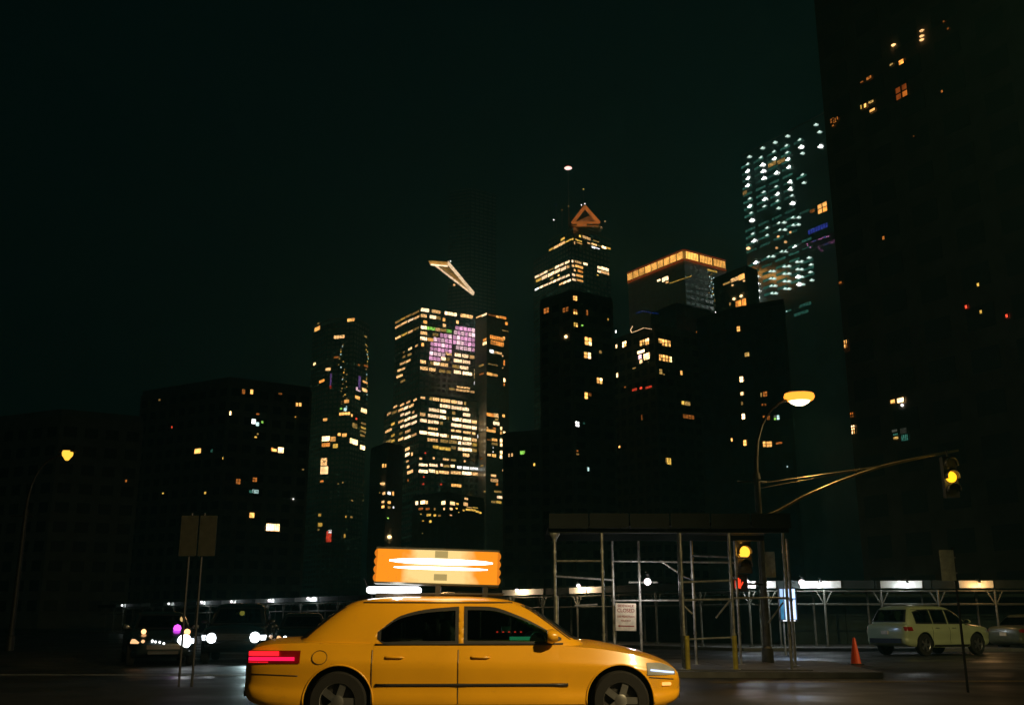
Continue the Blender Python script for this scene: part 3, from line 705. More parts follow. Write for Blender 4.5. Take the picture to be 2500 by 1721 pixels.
# --- low glass pieces between the lantern tower and the green tower
T = building('stepped_block', 'small block with an orange lit room beside the lantern tower',
             [(1742, 684), (1822, 652), (1850, 664)], 430, M_stone, anchor=1, fh=3.6, bw=3.2)
put(T, 8, [(75, 1275, 60, 16, 'd', 'fins'), (130, 1248, 60, 32, 'm', 'fins'), (180, 1230, 44, 46, 'o', 'fins'), (115, 1290, 14, 12, 'm', 'lamp'), (197, 1258, 14, 12, 'm', 'lamp'), (125, 1388, 18, 16, 'ow', 'lamp'), (177, 1368, 18, 16, 'ow', 'lamp'),
  (158, 1425, 46, 60, 'a', 'plain'), (198, 1412, 32, 60, 'a', 'plain'), (160, 1522, 44, 26, 'm'), (202, 1512, 30, 26, 'm'), (214, 1542, 16, 12, 'm')])
put(T, 'C', [(312, 348, 26, 24, 'wh', 'lamp'), (250, 278, 20, 24, 'd'), (430, 278, 14, 24, 'd')])

# --- brick apartment block in the middle distance
T = building('brick_apartments', 'dark brick apartment block with a bright corner balcony and roof string lights',
             [(1492, 838), (1598, 800), (1706, 822)], 260, M_brick, anchor=1, fh=3.1, bw=3.0)
put(T, 'B', [(747, 365, 12, 26, 'wh'), (751, 485, 13, 32, 'ow'), (757, 718, 14, 40, 'ow'), (895, 661, 30, 10, 'd'), (1105, 690, 26, 46, 'd'), (1130, 712, 14, 10, 'd'), (1272, 700, 20, 40, 'o'), (1285, 942, 24, 32, 'y'), (1322, 948, 44, 36, 'd', 'strip'),
  (1330, 1055, 92, 36, 'ad', 'strip'), (1150, 1410, 12, 50, 'd'), (1170, 1415, 36, 60, 'y', 'fins'), (775, 1298, 13, 20, 'o'), (957, 1060, 10, 50, 'ad'), (898, 835, 40, 22, 'r', 'strip'), (950, 822, 22, 18, 'r'), (1012, 815, 52, 20, 'r', 'strip'), (820, 815, 14, 14, 'ad')])
def flat(zid, x, y, w, h, keys):
    f, s = zc(zid); px, py = f(x, y); quad_window(T, px, py, w / s, h / s, keys)
flat('B', 815, 467, 36, 50, ['ow', 'ow', 'ow', 'o'])
flat('B', 960, 455, 44, 50, ['o', 'o', 'o', 'd']); flat('B', 1000, 446, 34, 58, ['ow', 'ow', 'o', 'o'])
flat('B', 1100, 440, 30, 40, ['o', 'o', 'd', 'o']); flat('B', 1136, 456, 48, 58, ['o', 'o', 'o', 'o']); flat('B', 1172, 462, 26, 54, ['o', 'o', 'd', 'o'])
flat('B', 1104, 576, 28, 54, ['o', 'o', 'o', 'd']); flat('B', 1142, 582, 50, 56, ['o', 'o', 'o', 'o']); flat('B', 1182, 590, 26, 50, ['o', 'ow', 'o', 'ow'])
put(T, 'B', [(950, 528, 66, 26, 'ow'), (942, 570, 30, 40, 'pb'), (950, 606, 24, 36, 'ow'), (996, 566, 48, 60, 'ow', 'fins'), (1000, 614, 24, 10, 'd')])
# balcony with its own slab and railing
px, py = zc('B')[0](980, 622)
ov, fi, u, z = hit(T, px, py); a, d, ln, n = T.faces[0]
pz = a + d * u; rot = Matrix((d, -n, Vector((0, 0, 1)))).transposed()
bb = MB(); bb.box(pz - T.mid + n * .8 + Vector((0, 0, z - .3)), (4.4, 1.5, .18), 0, rot); bal = bb.build('balcony', M_concrete, T.root)
for k in range(14):
    bb = MB(); bb.box(pz - T.mid + n * 1.5 + d * (-2.1 + k * .32) + Vector((0, 0, z + .32)), (.04, .04, 1.05), 0, rot); bb.build('baluster', M_frame, bal)
# string lights along its roof terrace
SLT = thing('string_lights', 'string of small warm bulbs along the roof edge of the brick block', 'string lights')
fB, sB = zc('B')
def bulbs(root, pts, n, Y, key, r, name='bulb'):
    me = None; base = at(*pts[0], Y); root.location = (base.x, base.y, base.z); prev = []
    for k in range(n):
        t = k / (n - 1) * (len(pts) - 1); i = min(int(t), len(pts) - 2); q = t - i
        p = at(pts[i][0] + (pts[i + 1][0] - pts[i][0]) * q, pts[i][1] + (pts[i + 1][1] - pts[i][1]) * q, Y)
        if me is None:
            b2 = MB(); b2.lathe([(.001, -r), (r * .8, -r * .6), (r, 0), (r * .8, r * .6), (.001, r)], 8); me = b2.mesh(name, [G[key]], True)
        o = bpy.data.objects.new(name, me); COL.objects.link(o); o.parent = root; o.location = p - base
        prev.append(p - base + Vector((0, 0, r)))
    b2 = MB(); b2.tube(prev, r * .18, 5); b2.build('cable', M_black, root)
G['sb'] = glow('string_bulb', (1.0, 0.62, 0.30), 1.6)
bulbs(SLT, [fB(878, 322), fB(862, 352), fB(872, 372), fB(920, 356), fB(968, 334), fB(1030, 344)], 26, 256, 'sb', .11)
SB2 = thing('blue_string_lights', 'row of tiny blue lights above the brick block roof', 'string lights')
G['sbb'] = glow('blue_bulb', (0.03, 0.12, 0.95), 0.7)
bulbs(SB2, [fB(912, 214), fB(965, 197), fB(1035, 212), fB(1085, 218)], 14, 300, 'sbb', .085)
for o in (SB2,):
    for k in (0, 1, 2, 3):
        b2 = MB(); p = at(*fB(912 + 56 * k, 214 - (16 if k == 1 else 3)), 300); b2.tube([(p - o.location) + Vector((0, 0, -p.z + 90)), p - o.location], .08, 5)
T = building('pale_slab_block', 'dark slab block standing behind the brick apartments, heart shaped light in one window',
             [(1588, 772), (1650, 745), (1742, 768)], 330, M_stone, anchor=1, fh=3.2, bw=3.2)
put(T, 'C', [(190, 490, 30, 20, 'ad'), (203, 765, 22, 24, 'd'), (68, 785, 18, 34, 'o'), (303, 993, 11, 24, 'ow'), (258, 985, 12, 12, 'd'), (272, 1272, 16, 26, 'o'), (275, 1362, 18, 12, 'ad')])
H = thing('heart_light', 'small pink and red heart shaped light sign on the dark slab block', 'light sign')
px, py = zc('C')[0](210, 548); p = at(px, py, 325); H.location = p
pts = []
for k in range(25):
    t = 2 * math.pi * k / 24; pts.append(Vector((16 * math.sin(t) ** 3, 0, 13 * math.cos(t) - 5 * math.cos(2 * t) - 2 * math.cos(3 * t) - math.cos(4 * t))) * .058)
b = MB(); b.tube(pts, .2, 6); b.build('heart_tube', G['r'], H)
b = MB(); b.tube([q * .55 for q in pts[3:22]], .2, 6); b.build('heart_tube', G['pb'], H)
b = MB(); b.box((0, 1.2, 0), (.1, 4, .1)); b.build('bracket', M_frame, H)

# --- dark tower with four-pane windows
T = building('sash_window_tower', 'dark apartment tower with a column of four pane windows below the crown tower',
             [(1318, 742), (1395, 716), (1496, 738)], 240, M_brick, anchor=1, fh=3.2, bw=3.4)
flat('B', 410, 95, 36, 42, ['o', 'o', 'o', 'o']); flat('B', 338, 187, 52, 40, ['ad', 'ad', 'ad', 'ad']); flat('B', 412, 205, 34, 44, ['ad', 'ad', 'o', 'o']); flat('B', 415, 310, 36, 36, ['y', 'd', 'y', 'o'])
flat('B', 516, 444, 62, 70, ['o', 'o', 'o', 'ow']); flat('B', 510, 558, 62, 54, ['o', 'ow', 'o', 'ow']); flat('B', 608, 763, 50, 50, ['o', 'ow', 'o', 'o']); flat('B', 515, 886, 64, 58, ['o', 'ad', 'o', None])
flat('B', 428, 1115, 34, 46, ['wh', 'wh', 'wh', 'wh'])
put(T, 'B', [(182, 195, 44, 50, 'ad', 'sash'), (507, 212, 16, 50, 'ad'), (340, 405, 18, 24, 'ow', 'lamp'), (468, 315, 18, 12, 'g'), (615, 530, 20, 26, 'd'), (677, 266, 11, 18, 'y'), (430, 1358, 24, 14, 'd'), (428, 1332, 16, 14, 'ad'), (517, 1480, 16, 34, 'tw'), (482, 1108, 14, 14, 't')])
# --- low block between
T = building('low_dark_block', 'low unlit block between the amber tower and the sash window tower', [(1228, 1066), (1322, 1058)], 250, M_brick, back=20, fh=3.2, bw=3)
put(T, 6, [(1612, 522, 18, 42, 'm', 'sash'), (1646, 518, 20, 42, 'm', 'sash'), (1762, 492, 50, 44, 'g', 'sash')])
put(T, 'B', [(83, 1442, 16, 26, 'y'), (0, 1340, 14, 26, 'g')])

# --- plain apartment block right of centre
T = building('grey_apartments', 'grey apartment block with a column of small lit windows behind the street lamp',
             [(1700, 790), (1796, 762), (1916, 742)], 180, M_stone, anchor=1, fh=3.0, bw=2.8)
put(T, 'C', [(490, 462, 28, 42, 'o', 'sash'), (513, 832, 28, 46, 'ow', 'sash'), (515, 937, 28, 26, 'ow'), (518, 1008, 16, 28, 'd'), (527, 1105, 28, 46, 'ow', 'sash'), (660, 945, 12, 34, 'd'), (688, 940, 32, 42, 'ad', 'sash'), (668, 1018, 14, 18, 'ad'), (690, 1018, 14, 18, 'ad'),
  (682, 1105, 24, 18, 'ad'), (714, 1114, 22, 36, 'ad', 'sash'), (538, 1298, 26, 46, 'o', 'sash'), (445, 1275, 14, 26, 'o'), (682, 1308, 20, 46, 'o', 'sash'), (718, 1308, 44, 46, 'o', 'sash'), (555, 650, 36, 34, 'd'), (850, 1472, 10, 12, 'tw', 'lamp'), (790, 1300, 50, 16, 'ad')])
flat('C', 773, 1112, 46, 38, ['gr', 'tw', 'g', 'tw'])

# --- tall near apartment tower on the right
T = building('near_apartment_tower', 'tall dark apartment tower filling the right side, a few orange windows high up',
             [(1984, -40), (2640, -510)], 78, mat('dark_brick', (0.19, 0.165, 0.145), 0.85, scale=0.6, bump=0.2), back=30, fh=3.0, bw=3.2)
put(T, 'D', [(1068, 435, 60, 58, 'a', 'plain'), (735, 598, 62, 40, 'ad'), (662, 640, 40, 20, 'ad'), (655, 900, 18, 56, 'y'), (697, 882, 30, 50, 'o'), (757, 845, 64, 34, 'd'), (770, 930, 66, 34, 'o'), (358, 1035, 50, 56, 'ad', 'sash'), (408, 1015, 28, 44, 'ad'), (366, 1088, 28, 24, 'ad'),
  (1487, 738, 24, 34, 'ad'), (1505, 20, 22, 26, 'ad'), (1550, 92, 28, 28, 'ad'), (1273, 110, 7, 6, 'm', 'lamp'), (1273, 166, 7, 6, 'm', 'lamp'), (1273, 205, 7, 6, 'm', 'lamp'), (983, 258, 7, 6, 'm', 'lamp'), (967, 460, 8, 26, 'd'), (1197, 1198, 20, 12, 'ad')])
G['qa'] = glow('pane_orange', (1.0, 0.25, 0.03), 0.62, 0.3, 1.5); G['qb'] = glow('pane_orange_dim', (1.0, 0.20, 0.03), 0.22, 0.4, 1.5)
flat('D', 1070, 742, 140, 150, ['qb', 'qb', 'qb', 'qa'])
flat('C', 1168, 608, 48, 62, ['o', 'o', 'o', 'ad']); flat('C', 1216, 595, 28, 36, ['ad', 'ad', 'ad', 'ad']); put(T, 'C', [(1165, 650, 30, 24, 'ad', 'fins')])
flat('C', 1224, 1116, 24, 44, ['ad', 'ad', 'ad', 'ad']); flat('C', 1256, 1112, 26, 44, ['qa', 'qa', 'ad', 'ad'])
flat('C', 907, 1278, 32, 38, ['ow', 'ow', 'o', 'o']); flat('C', 1018, 1268, 32, 40, ['ow', 'ow', 'ow', 'o']); flat('C', 1056, 1270, 44, 44, ['ow', 'ow', 'ow', 'o'])
put(T, 8, [(833, 1298, 16, 20, 'ad'), (860, 105, 30, 40, 'ad')])
put(T, 'E', [(730, 520, 52, 42, 'o'), (805, 508, 76, 52, 'ow', 'plain'), (813, 555, 24, 26, 'wh', 'lamp'), (747, 805, 64, 28, 'gr'), (836, 805, 70, 66, 'gr', 'fins'), (760, 875, 58, 28, 'd'), (846, 872, 70, 70, 't', 'strip'), (757, 840, 56, 20, 't')])
for (px, py, k) in ((2391, 696, 'y'), (2362, 750, 'r'), (2398, 762, 'y'), (2461, 772, 'r'), (2160, 582, 'ad')):
    win(T, px, py, 7, 10, k)
# --- low dark blocks on the left
T = building('left_apartments', 'low dark apartment block with a few scattered lights, left of the slim tower',
             [(345, 965), (560, 930), (762, 955)], 225, M_brick, anchor=1, fh=3.2, bw=3.2)
put(T, 'F', [(1332, 697, 60, 46, 'o', 'plain'), (1008, 265, 16, 18, 'd'), (1113, 495, 12, 20, 'r'), (1038, 1055, 16, 14, 'y'), (1395, 1052, 18, 22, 'y'), (1547, 758, 12, 22, 'y'), (1603, 378, 13, 38, 'ow'), (1784, 197, 26, 44, 'o'), (1715, 195, 28, 46, 'ad'), (2025, 213, 34, 16, 'ad'),
  (2168, 305, 20, 32, 'o', 'sash'), (2195, 305, 20, 32, 'o', 'sash'), (1800, 448, 36, 46, 'wh'), (1832, 470, 30, 36, 'tw'), (1873, 453, 20, 22, 'g'), (1818, 580, 22, 14, 'y'), (1835, 553, 16, 14, 'd'), (1975, 690, 46, 26, 'o'), (2030, 690, 52, 52, 'ow'), (1958, 682, 20, 30, 'a'),
  (1815, 1040, 56, 36, 'tw', 'fins'), (1780, 1040, 40, 26, 't'), (1785, 1240, 44, 48, 'o'), (1963, 1343, 116, 68, 'ow', 'fins'), (2137, 1103, 13, 13, 'wh', 'lamp'), (2218, 853, 18, 14, 'd'), (1670, 955, 40, 50, 'ad', 'sash'), (1810, 940, 40, 40, 'ad', 'sash'), (2155, 408, 9, 9, 'y', 'lamp'), (1450, 695, 20, 30, 't'), (1835, 385, 30, 14, 'ad')])
T = building('far_left_block', 'unlit low block at the far left edge of the skyline', [(-90, 1040), (150, 1012), (352, 1030)], 170, M_brick, anchor=1, fh=3.2, bw=3.2)
put(T, 'F', [(720, 950, 16, 24, 'ad')])
T = building('podium_block', 'low dark podium with small white windows at the foot of the office block',
             [(905, 1100), (946, 1084), (985, 1094)], 420, M_stone, anchor=1, fh=3.6, bw=3.6)
put(T, 'A', [(521, 1055, 12, 26, 'o'), (537, 1055, 12, 24, 'o'), (523, 1172, 18, 18, 'm', 'lamp'), (531, 1233, 28, 20, 'm'), (557, 1233, 22, 22, 'wh'), (521, 1290, 20, 18, 'm'), (557, 1293, 22, 20, 'o'), (521, 1321, 20, 18, 'o'), (557, 1325, 22, 18, 'd'), (550, 1395, 12, 8, 'g'), (558, 1517, 20, 20, 'ow', 'lamp'), (585, 1325, 9, 16, 'wh'), (582, 1235, 14, 30, 'o'), (500, 1230, 8, 10, 'd')])
T = building('entrance_block', 'low block with yellow shop lights under the bright office block',
             [(1008, 1216), (1090, 1206), (1182, 1222)], 400, M_stone, anchor=1, fh=4, bw=4)
put(T, 6, [(555, 1068, 34, 48, 'w'), (625, 1060, 56, 46, 'ow', 'strip'), (670, 1062, 22, 44, 'm'), (860, 1066, 48, 46, 'ow'), (958, 1073, 56, 46, 'ow', 'strip'), (1012, 1078, 34, 26, 'y'), (1110, 1082, 54, 46, 'm'), (1116, 1020, 46, 26, 'm'), (600, 1135, 50, 30, 'ad', 'strip'), (680, 1135, 46, 30, 'ad', 'strip'), (760, 1138, 20, 34, 'd'),
  (868, 1136, 20, 30, 'm'), (942, 1136, 34, 30, 'm'), (1005, 1130, 26, 14, 'y'), (1085, 1152, 26, 20, 'y'), (1140, 1145, 60, 22, 'y', 'strip'), (1195, 1150, 60, 26, 'y', 'strip'), (1240, 1166, 40, 24, 'y', 'strip'), (1275, 1180, 34, 22, 'y'), (1150, 1118, 60, 10, 'm', 'strip'), (1220, 1122, 60, 10, 'y', 'strip'),
  (602, 1195, 12, 14, 'y'), (692, 1205, 50, 30, 'y', 'strip'), (762, 1210, 32, 26, 'y'), (815, 1212, 34, 26, 'd'), (940, 1208, 28, 16, 'm'), (627, 1272, 24, 12, 'y'), (710, 1280, 32, 30, 'y'), (620, 1415, 12, 10, 'd'), (1030, 1175, 12, 8, 'y')])

# ------------------------------------------------------------------ far sidewalk sheds
bulb_me = None
def work_light(loc, label, energy, col, key, r=.10, group='work lights on the sidewalk sheds'):
    t = thing('work_light', label, 'lamp', loc, 0, group)
    b2 = MB(); b2.lathe([(.001, -r), (r * .6, -r * .8), (r * .92, -r * .4), (r, 0), (r * .92, r * .4), (r * .6, r * .8), (.001, r)], 14); b2.build('bulb', G[key], t, True)
    b2 = MB(); b2.lathe([(.04, r * .9), (.05, r * .9 + .03), (.05, r + .10), (.03, r + .12)], 10); b2.build('socket', M_black, t)
    b2 = MB(); b2.tube([(0, 0, r + .10), (0, .12, r + .16), (0, .36, r + .16)], .012, 6); b2.build('bracket', M_galv, t)
    lamp_point('glow', (0, -.02, -.02), energy, col, r * 1.05, t)
    return t
G['bw'] = glow('bulb_white', (1.0, 0.86, 0.88), 5, sample=False); G['ba'] = glow('bulb_amber', (1.0, 0.52, 0.16), 4, sample=False)
G['bd'] = glow('bulb_dim', (0.9, 0.95, 0.95), 4, sample=False)

def plane_hit(px, py, P0, n):
    r_ = ray(px, py); t = (P0 - EYEV).dot(n) / r_.dot(n); return EYEV + r_ * t
def shed_lit_patch(t, P0, d, n, pxs, zt):  # white strips put the bulbs' lit patches into the fascia colour
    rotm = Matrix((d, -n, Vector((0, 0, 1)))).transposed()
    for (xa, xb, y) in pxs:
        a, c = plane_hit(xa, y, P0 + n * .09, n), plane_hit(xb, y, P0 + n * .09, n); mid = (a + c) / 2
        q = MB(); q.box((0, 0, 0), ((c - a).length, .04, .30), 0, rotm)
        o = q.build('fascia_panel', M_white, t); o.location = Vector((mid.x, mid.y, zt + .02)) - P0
def shed_wing(label, P0, d, n, length, seg, zt, lit):
    t = thing('sidewalk_shed', label, 'sidewalk shed', P0, 0, 'sidewalk sheds across the street')
    k = int(length / seg)
    rotm = Matrix((d, -n, Vector((0, 0, 1)))).transposed()
    panel = MB(); panel.box((0, 0, 0), (seg - .05, .05, .34), 0, rotm); pme = panel.mesh('fascia_panel', [M_darkply])  # dark colour for the unlit stretches between the white strips
    post = MB(); post.tube([(0, 0, 0.13), (0, 0, zt - .2)], .05, 8); post.tube([(0, 0, .13), (0, 0, .17)], .12, 8); pom = post.mesh('post', [M_pole], 40)
    kn = MB()
    for s_ in (-1, 1): kn.tube([Vector((0, 0, zt - .85)), Vector((0, 0, zt - .24)) + d * .34 * s_], .03, 6)
    knm = kn.mesh('brace', [M_pole])
    for i in range(k):
        o = link('fascia_panel', pme, t, d * (seg * (i + .5)) + n * .03 + Vector((0, 0, zt + .02)))
        for dep in (0.05, 2.1):
            o = link('post', pom, t, d * (seg * i + .25) - n * dep)
            if dep < 1: link('brace', knm, t, d * (seg * i + .25) - n * dep)
    b2 = MB(); b2.box(d * (length / 2) - n * 1.15 + Vector((0, 0, zt + .02)), (length, 2.25, .12), 0, rotm); b2.build('deck', M_ply, t)
    for dep in (.05, 2.1):
        for zz in (1.9, zt - .25):
            b2 = MB(); b2.tube([-n * dep + Vector((0, 0, zz)), d * length - n * dep + Vector((0, 0, zz))], .03, 6); b2.build('rail', M_pole, t)
    return t
ZT = at(1990, 1427.5, 44.8).z
_w = shed_wing('long sidewalk shed receding to the left, behind the waiting cars and the taxi', CORNER, DL, NL, 88, 2.75, ZT, None)
shed_lit_patch(_w, CORNER, DL, NL, [(283, 308, 1478), (345, 366, 1476), (400, 426, 1474), (480, 501, 1471), (541, 576, 1470), (624, 669, 1467), (720, 775, 1462), (1043, 1110, 1449), (1227, 1325, 1443), (1390, 1431, 1433), (1433, 1470, 1431)], ZT)
_w = shed_wing('sidewalk shed across the street on the right, fascia whitened where bare bulbs light it', CORNER + DR * .4, DR, NR, 24, 2.4, ZT, None)
shed_lit_patch(_w, CORNER + DR * .4, DR, NR, [(1818, 1845, 1424), (1857, 1894, 1427), (1953, 2053, 1427), (2150, 2251, 1428), (2342, 2425, 1428)], ZT)
LW = [(278 + 20, 1479, 'grey', 3), (412, 1475, 'grey', 2), (492, 1471, 'white', 22), (565, 1470, 'white', 12), (657, 1467, 'white', 20), (752, 1462, 'white', 22), (1070, 1447, 'amber', 12), (1262, 1443, 'amberw', 42), (1412, 1431, 'amberw', 50)]
cols = {'grey': ((.8, .9, .95), 'bd'), 'white': ((.85, .95, 1), 'bw'), 'amber': ((1, .55, .2), 'ba'), 'amberw': ((1, .72, .42), 'bw')}
desc = ['dim bare bulb, leftmost on the far shed', 'second dim bulb from the left on the far shed', 'white bulb on the far shed above the oncoming headlights', 'white bulb on the far shed just left of the amber flashers', 'white bulb on the far shed above the taillight of the taxi', 'white bulb on the far shed beside the rear of the taxi roof',
        'amber bulb on the far shed just above the taxi roof', 'warm bulb on the far shed right of the taxi roof sign', 'warm bulb on the far shed left of the scaffold posts']
for (px, py, c, e), ds in zip(LW, desc):
    p = plane_hit(px, py - 2, CORNER + NL * .45, NL)
    work_light(p, ds, e * 7, cols[c][0], cols[c][1], .09)
RW = [(1823, 1421, 'white', 26, 'white bulb beside the red hand signal, on the right shed'), (1861, 1424, 'white', 16, 'white bulb just left of the blue lit panel, on the right shed'), (1957, 1421, 'white', 26, 'bright white bulb right of the blue lit panel'), (2005, 1424, 'white', 16, 'white bulb in the middle of the brightest lit fascia patch'), (2216, 1427, 'white', 14, 'white bulb above the pale parked car'), (2392, 1426, 'amber', 14, 'amber bulb at the right end of the shed')]
for px, py, c, e, ds in RW:
    p = plane_hit(px, py, CORNER + NR * .42, NR)
    work_light(p, ds, e * 7, cols[c][0], cols[c][1], .12 if c == 'white' and e > 20 else .07)
# plywood hoarding behind the sheds, sheet by sheet
def hoarding(label, P0, d, n, length):
    t = thing('plywood_hoarding', label, 'hoarding', P0, 0, 'plywood hoardings behind the sheds')
    rotm = Matrix((d, -n, Vector((0, 0, 1)))).transposed()
    pm = MB(); pm.box((0, 0, 0), (1.20, .03, 2.3), 0, rotm); me = pm.mesh('panel', [M_ply])
    pp = MB(); pp.box((0, 0, 0), (.09, .09, 2.4), 0, rotm); me2 = pp.mesh('stud', [M_ply])
    for i in range(int(length / 1.22)):
        link('panel', me, t, d * (1.22 * (i + .5)) + n * rnd.uniform(-.012, .012) + Vector((0, 0, 1.28)))
        link('stud', me2, t, d * (1.22 * i) - n * .08 + Vector((0, 0, 1.33)))
    return t
CB = CORNER - NL * 3.0 - NR * 3.0
hoarding('dark green plywood hoarding under the long left shed', CB, DL, NL, 92)
hoarding('dark green plywood hoarding under the right shed', CB + DR * .5, DR, NR, 27)

# ------------------------------------------------------------------ near scaffold on the corner
ZS = at(1480, 1287, 24).z
SC = thing('corner_scaffold', 'tall pipe scaffold shed on the near corner with yellow post sleeves', 'scaffold', (at(1630, 1500, 24).x, 24, 0.13))
sb = SC.location.copy()
def spost(px, py, Y, z0=.13, z1=None, r=.036):
    x = at(px, py, Y).x
    bb = MB(); bb.tube([Vector((x, Y, z0)) - sb, Vector((x, Y, z1 or ZS - .12)) - sb], r, 10); o = bb.build('post', M_galv, SC, 40)
    bb = MB(); bb.box(Vector((x, Y, z0 + .012)) - sb, (.2, .2, .02)); bb.build('base_plate', M_galv, o)
    for zz in (.9, 1.7, 2.3, 2.75):
        bb = MB(); bb.tube([Vector((x, Y, zz - .03)) - sb, Vector((x, Y, zz + .03)) - sb], r + .012, 10); bb.build('coupler', M_galv, o)
    return x
FR, BK = 24.0, 26.4
xs = {}
for key, px, Y in (('p1', 1355, FR), ('p2', 1472, FR), ('p3', 1497, BK), ('p4', 1562, BK), ('p5', 1666, FR), ('p5b', 1661, FR + .25), ('p6', 1693, BK), ('p7', 1787, FR), ('p8', 1800, BK), ('p9', 1921, FR), ('p10', 1930, BK - .5)):
    xs[key] = spost(px, 1450, Y)
for px, Y in ((1678, FR - .06), (1794, FR - .06), (1358, FR - .06)):
    x = at(px, 1600 if px > 1400 else 1500, Y).x; z1 = at(px, 1551 if px > 1400 else 1455, Y).z
    bb = MB(); bb.tube([Vector((x, Y - .04, .14)) - sb, Vector((x, Y - .04, z1)) - sb], .055, 12); bb.build('post_sleeve', M_sleeve if px > 1400 else M_galv, SC, 40)
def spipe(p0, Y0, p1, Y1, r=.024, name='ledger'):
    bb = MB(); bb.tube([at(p0[0], p0[1], Y0) - sb, at(p1[0], p1[1], Y1) - sb], r, 8); bb.build(name, M_galv, SC)
spipe((1492, 1369), BK, (1800, 1373), BK); spipe((1660, 1421), FR, (1790, 1416), FR); spipe((1535, 1421), BK, (1605, 1421), BK); spipe((1492, 1466), BK, (1700, 1465), BK); spipe((1664, 1464), FR, (1790, 1462), FR)
spipe((1688, 1356), BK, (1824, 1361), BK); spipe((1676, 1560), FR, (1790, 1555), FR, .02); spipe((1403, 1478), BK, (1458, 1475), BK + .1); spipe((1790, 1459), FR, (1925, 1459), FR); spipe((1355, 1369), FR, (1472, 1369), FR)
spipe((1612, 1368), BK, (1662, 1402), BK, .02, 'brace'); spipe((1666, 1475), FR, (1690, 1498), FR, .02, 'brace'); spipe((1784, 1462), FR, (1748, 1508), FR, .02, 'brace'); spipe((1912, 1470), FR, (1876, 1520), FR, .02, 'brace')
for a_, c_ in (('p1', 'p3'), ('p5', 'p6'), ('p7', 'p8'), ('p9', 'p10')):
    bb = MB(); bb.tube([Vector((xs[a_], FR, 2.2)) - sb, Vector((xs[c_], BK, 2.2)) - sb], .024, 8); bb.build('ledger', M_galv, SC)
x0, x1 = at(1338, 1290, FR).x, at(1924, 1290, FR).x
for Y in (FR, BK):
    bb = MB(); bb.box(Vector(((x0 + x1) / 2, Y, ZS - .06)) - sb, (x1 - x0, .10, .14)); bb.build('beam', M_darkply, SC)
n_pl = 12
for i in range(n_pl):
    bb = MB(); bb.box(Vector((x0 + (x1 - x0) * (i + .5) / n_pl, (FR + BK) / 2, ZS + .06 + .006 * rnd.random())) - sb, ((x1 - x0) / n_pl - .02, BK - FR + .6, .06)); bb.build('deck_plank', M_darkply, SC)
for i in range(6):
    bb = MB(); bb.box(Vector((x0 + (x1 - x0) * (i + .5) / 6, FR - .32, ZS + .12 + .005 * (i % 2))) - sb, ((x1 - x0) / 6 - .03, .03, .34)); bb.build('fascia_panel', M_darkply, SC)
# funnel head on the first post
bb = MB(); bb.lathe([(.04, 0), (.05, .06), (.13, .18), (.13, .2)], 10, c=Vector((xs['p1'], FR, ZS - .34)) - sb); bb.build('post_head', M_galv, SC)
# closed sign
sg = thing('closed_sign', 'white sign with red lettering and arrow hung on the scaffold', 'sign')
p0, p1 = at(1502, 1472, BK - .12), at(1554, 1539, BK - .12)
w_, h_ = p1.x - p0.x, p0.z - p1.z
sg.location = ((p0.x + p1.x) / 2, BK - .12, (p0.z + p1.z) / 2); sg.rotation_euler = (0, R(1.2), 0)
bb = MB(); bb.box((0, 0, 0), (w_, .012, h_)); bb.build('sign_plate', M_sign, sg)
def text(s, size, x, z, parent, m, width=None, name='lettering'):
    cu = bpy.data.curves.new(name, 'FONT'); cu.body = s; cu.size = size; cu.align_x = 'CENTER'; cu.align_y = 'CENTER'; cu.extrude = .002; cu.offset = size * .012
    tmp = bpy.data.objects.new(name, cu); COL.objects.link(tmp)
    bpy.context.view_layer.update()
    dg = bpy.context.evaluated_depsgraph_get()
    me = bpy.data.meshes.new_from_object(tmp.evaluated_get(dg)); bpy.data.objects.remove(tmp)
    me.materials.clear(); me.materials.append(m)
    ww = max(v.co.x for v in me.vertices) - min(v.co.x for v in me.vertices)
    o = link(name, me, parent, (x, -.0085, z)); o.rotation_euler = (math.pi / 2, 0, 0)
    if width: o.scale = (width / ww, 1, 1)
    return o
text('SIDEWALK', h_ * .13, 0, h_ * .40, sg, M_signred, w_ * .80)
text('CLOSED', h_ * .19, 0, h_ * .23, sg, M_signred, w_ * .84)
text('USE PEDESTRIAN', h_ * .105, 0, h_ * .01, sg, M_signred, w_ * .82)
text('WALKWAY', h_ * .11, 0, -h_ * .14, sg, M_signred, w_ * .50)
bb = MB(); zt_ = .002
bb.add([(x * w_, -.0085 + dy, z * h_) for dy in (0, .002) for (x, z) in ((-.40, -.33), (-.30, -.285), (-.30, -.31), (.40, -.31), (.40, -.35), (-.30, -.35), (-.30, -.375))], [(0, 1, 2, 3, 4, 5, 6)] + [(7, 13, 12, 11, 10, 9, 8)] + [(i, (i + 1) % 7, 7 + (i + 1) % 7, 7 + i) for i in range(7)])
bb.build('arrow', M_signred, sg)
p = at(1581, 1419.5, BK - .75)
work_light(p, 'round white bulb on the scaffold post, upper right of the closed sign', 120, (1, .93, .95), 'bw', .085)

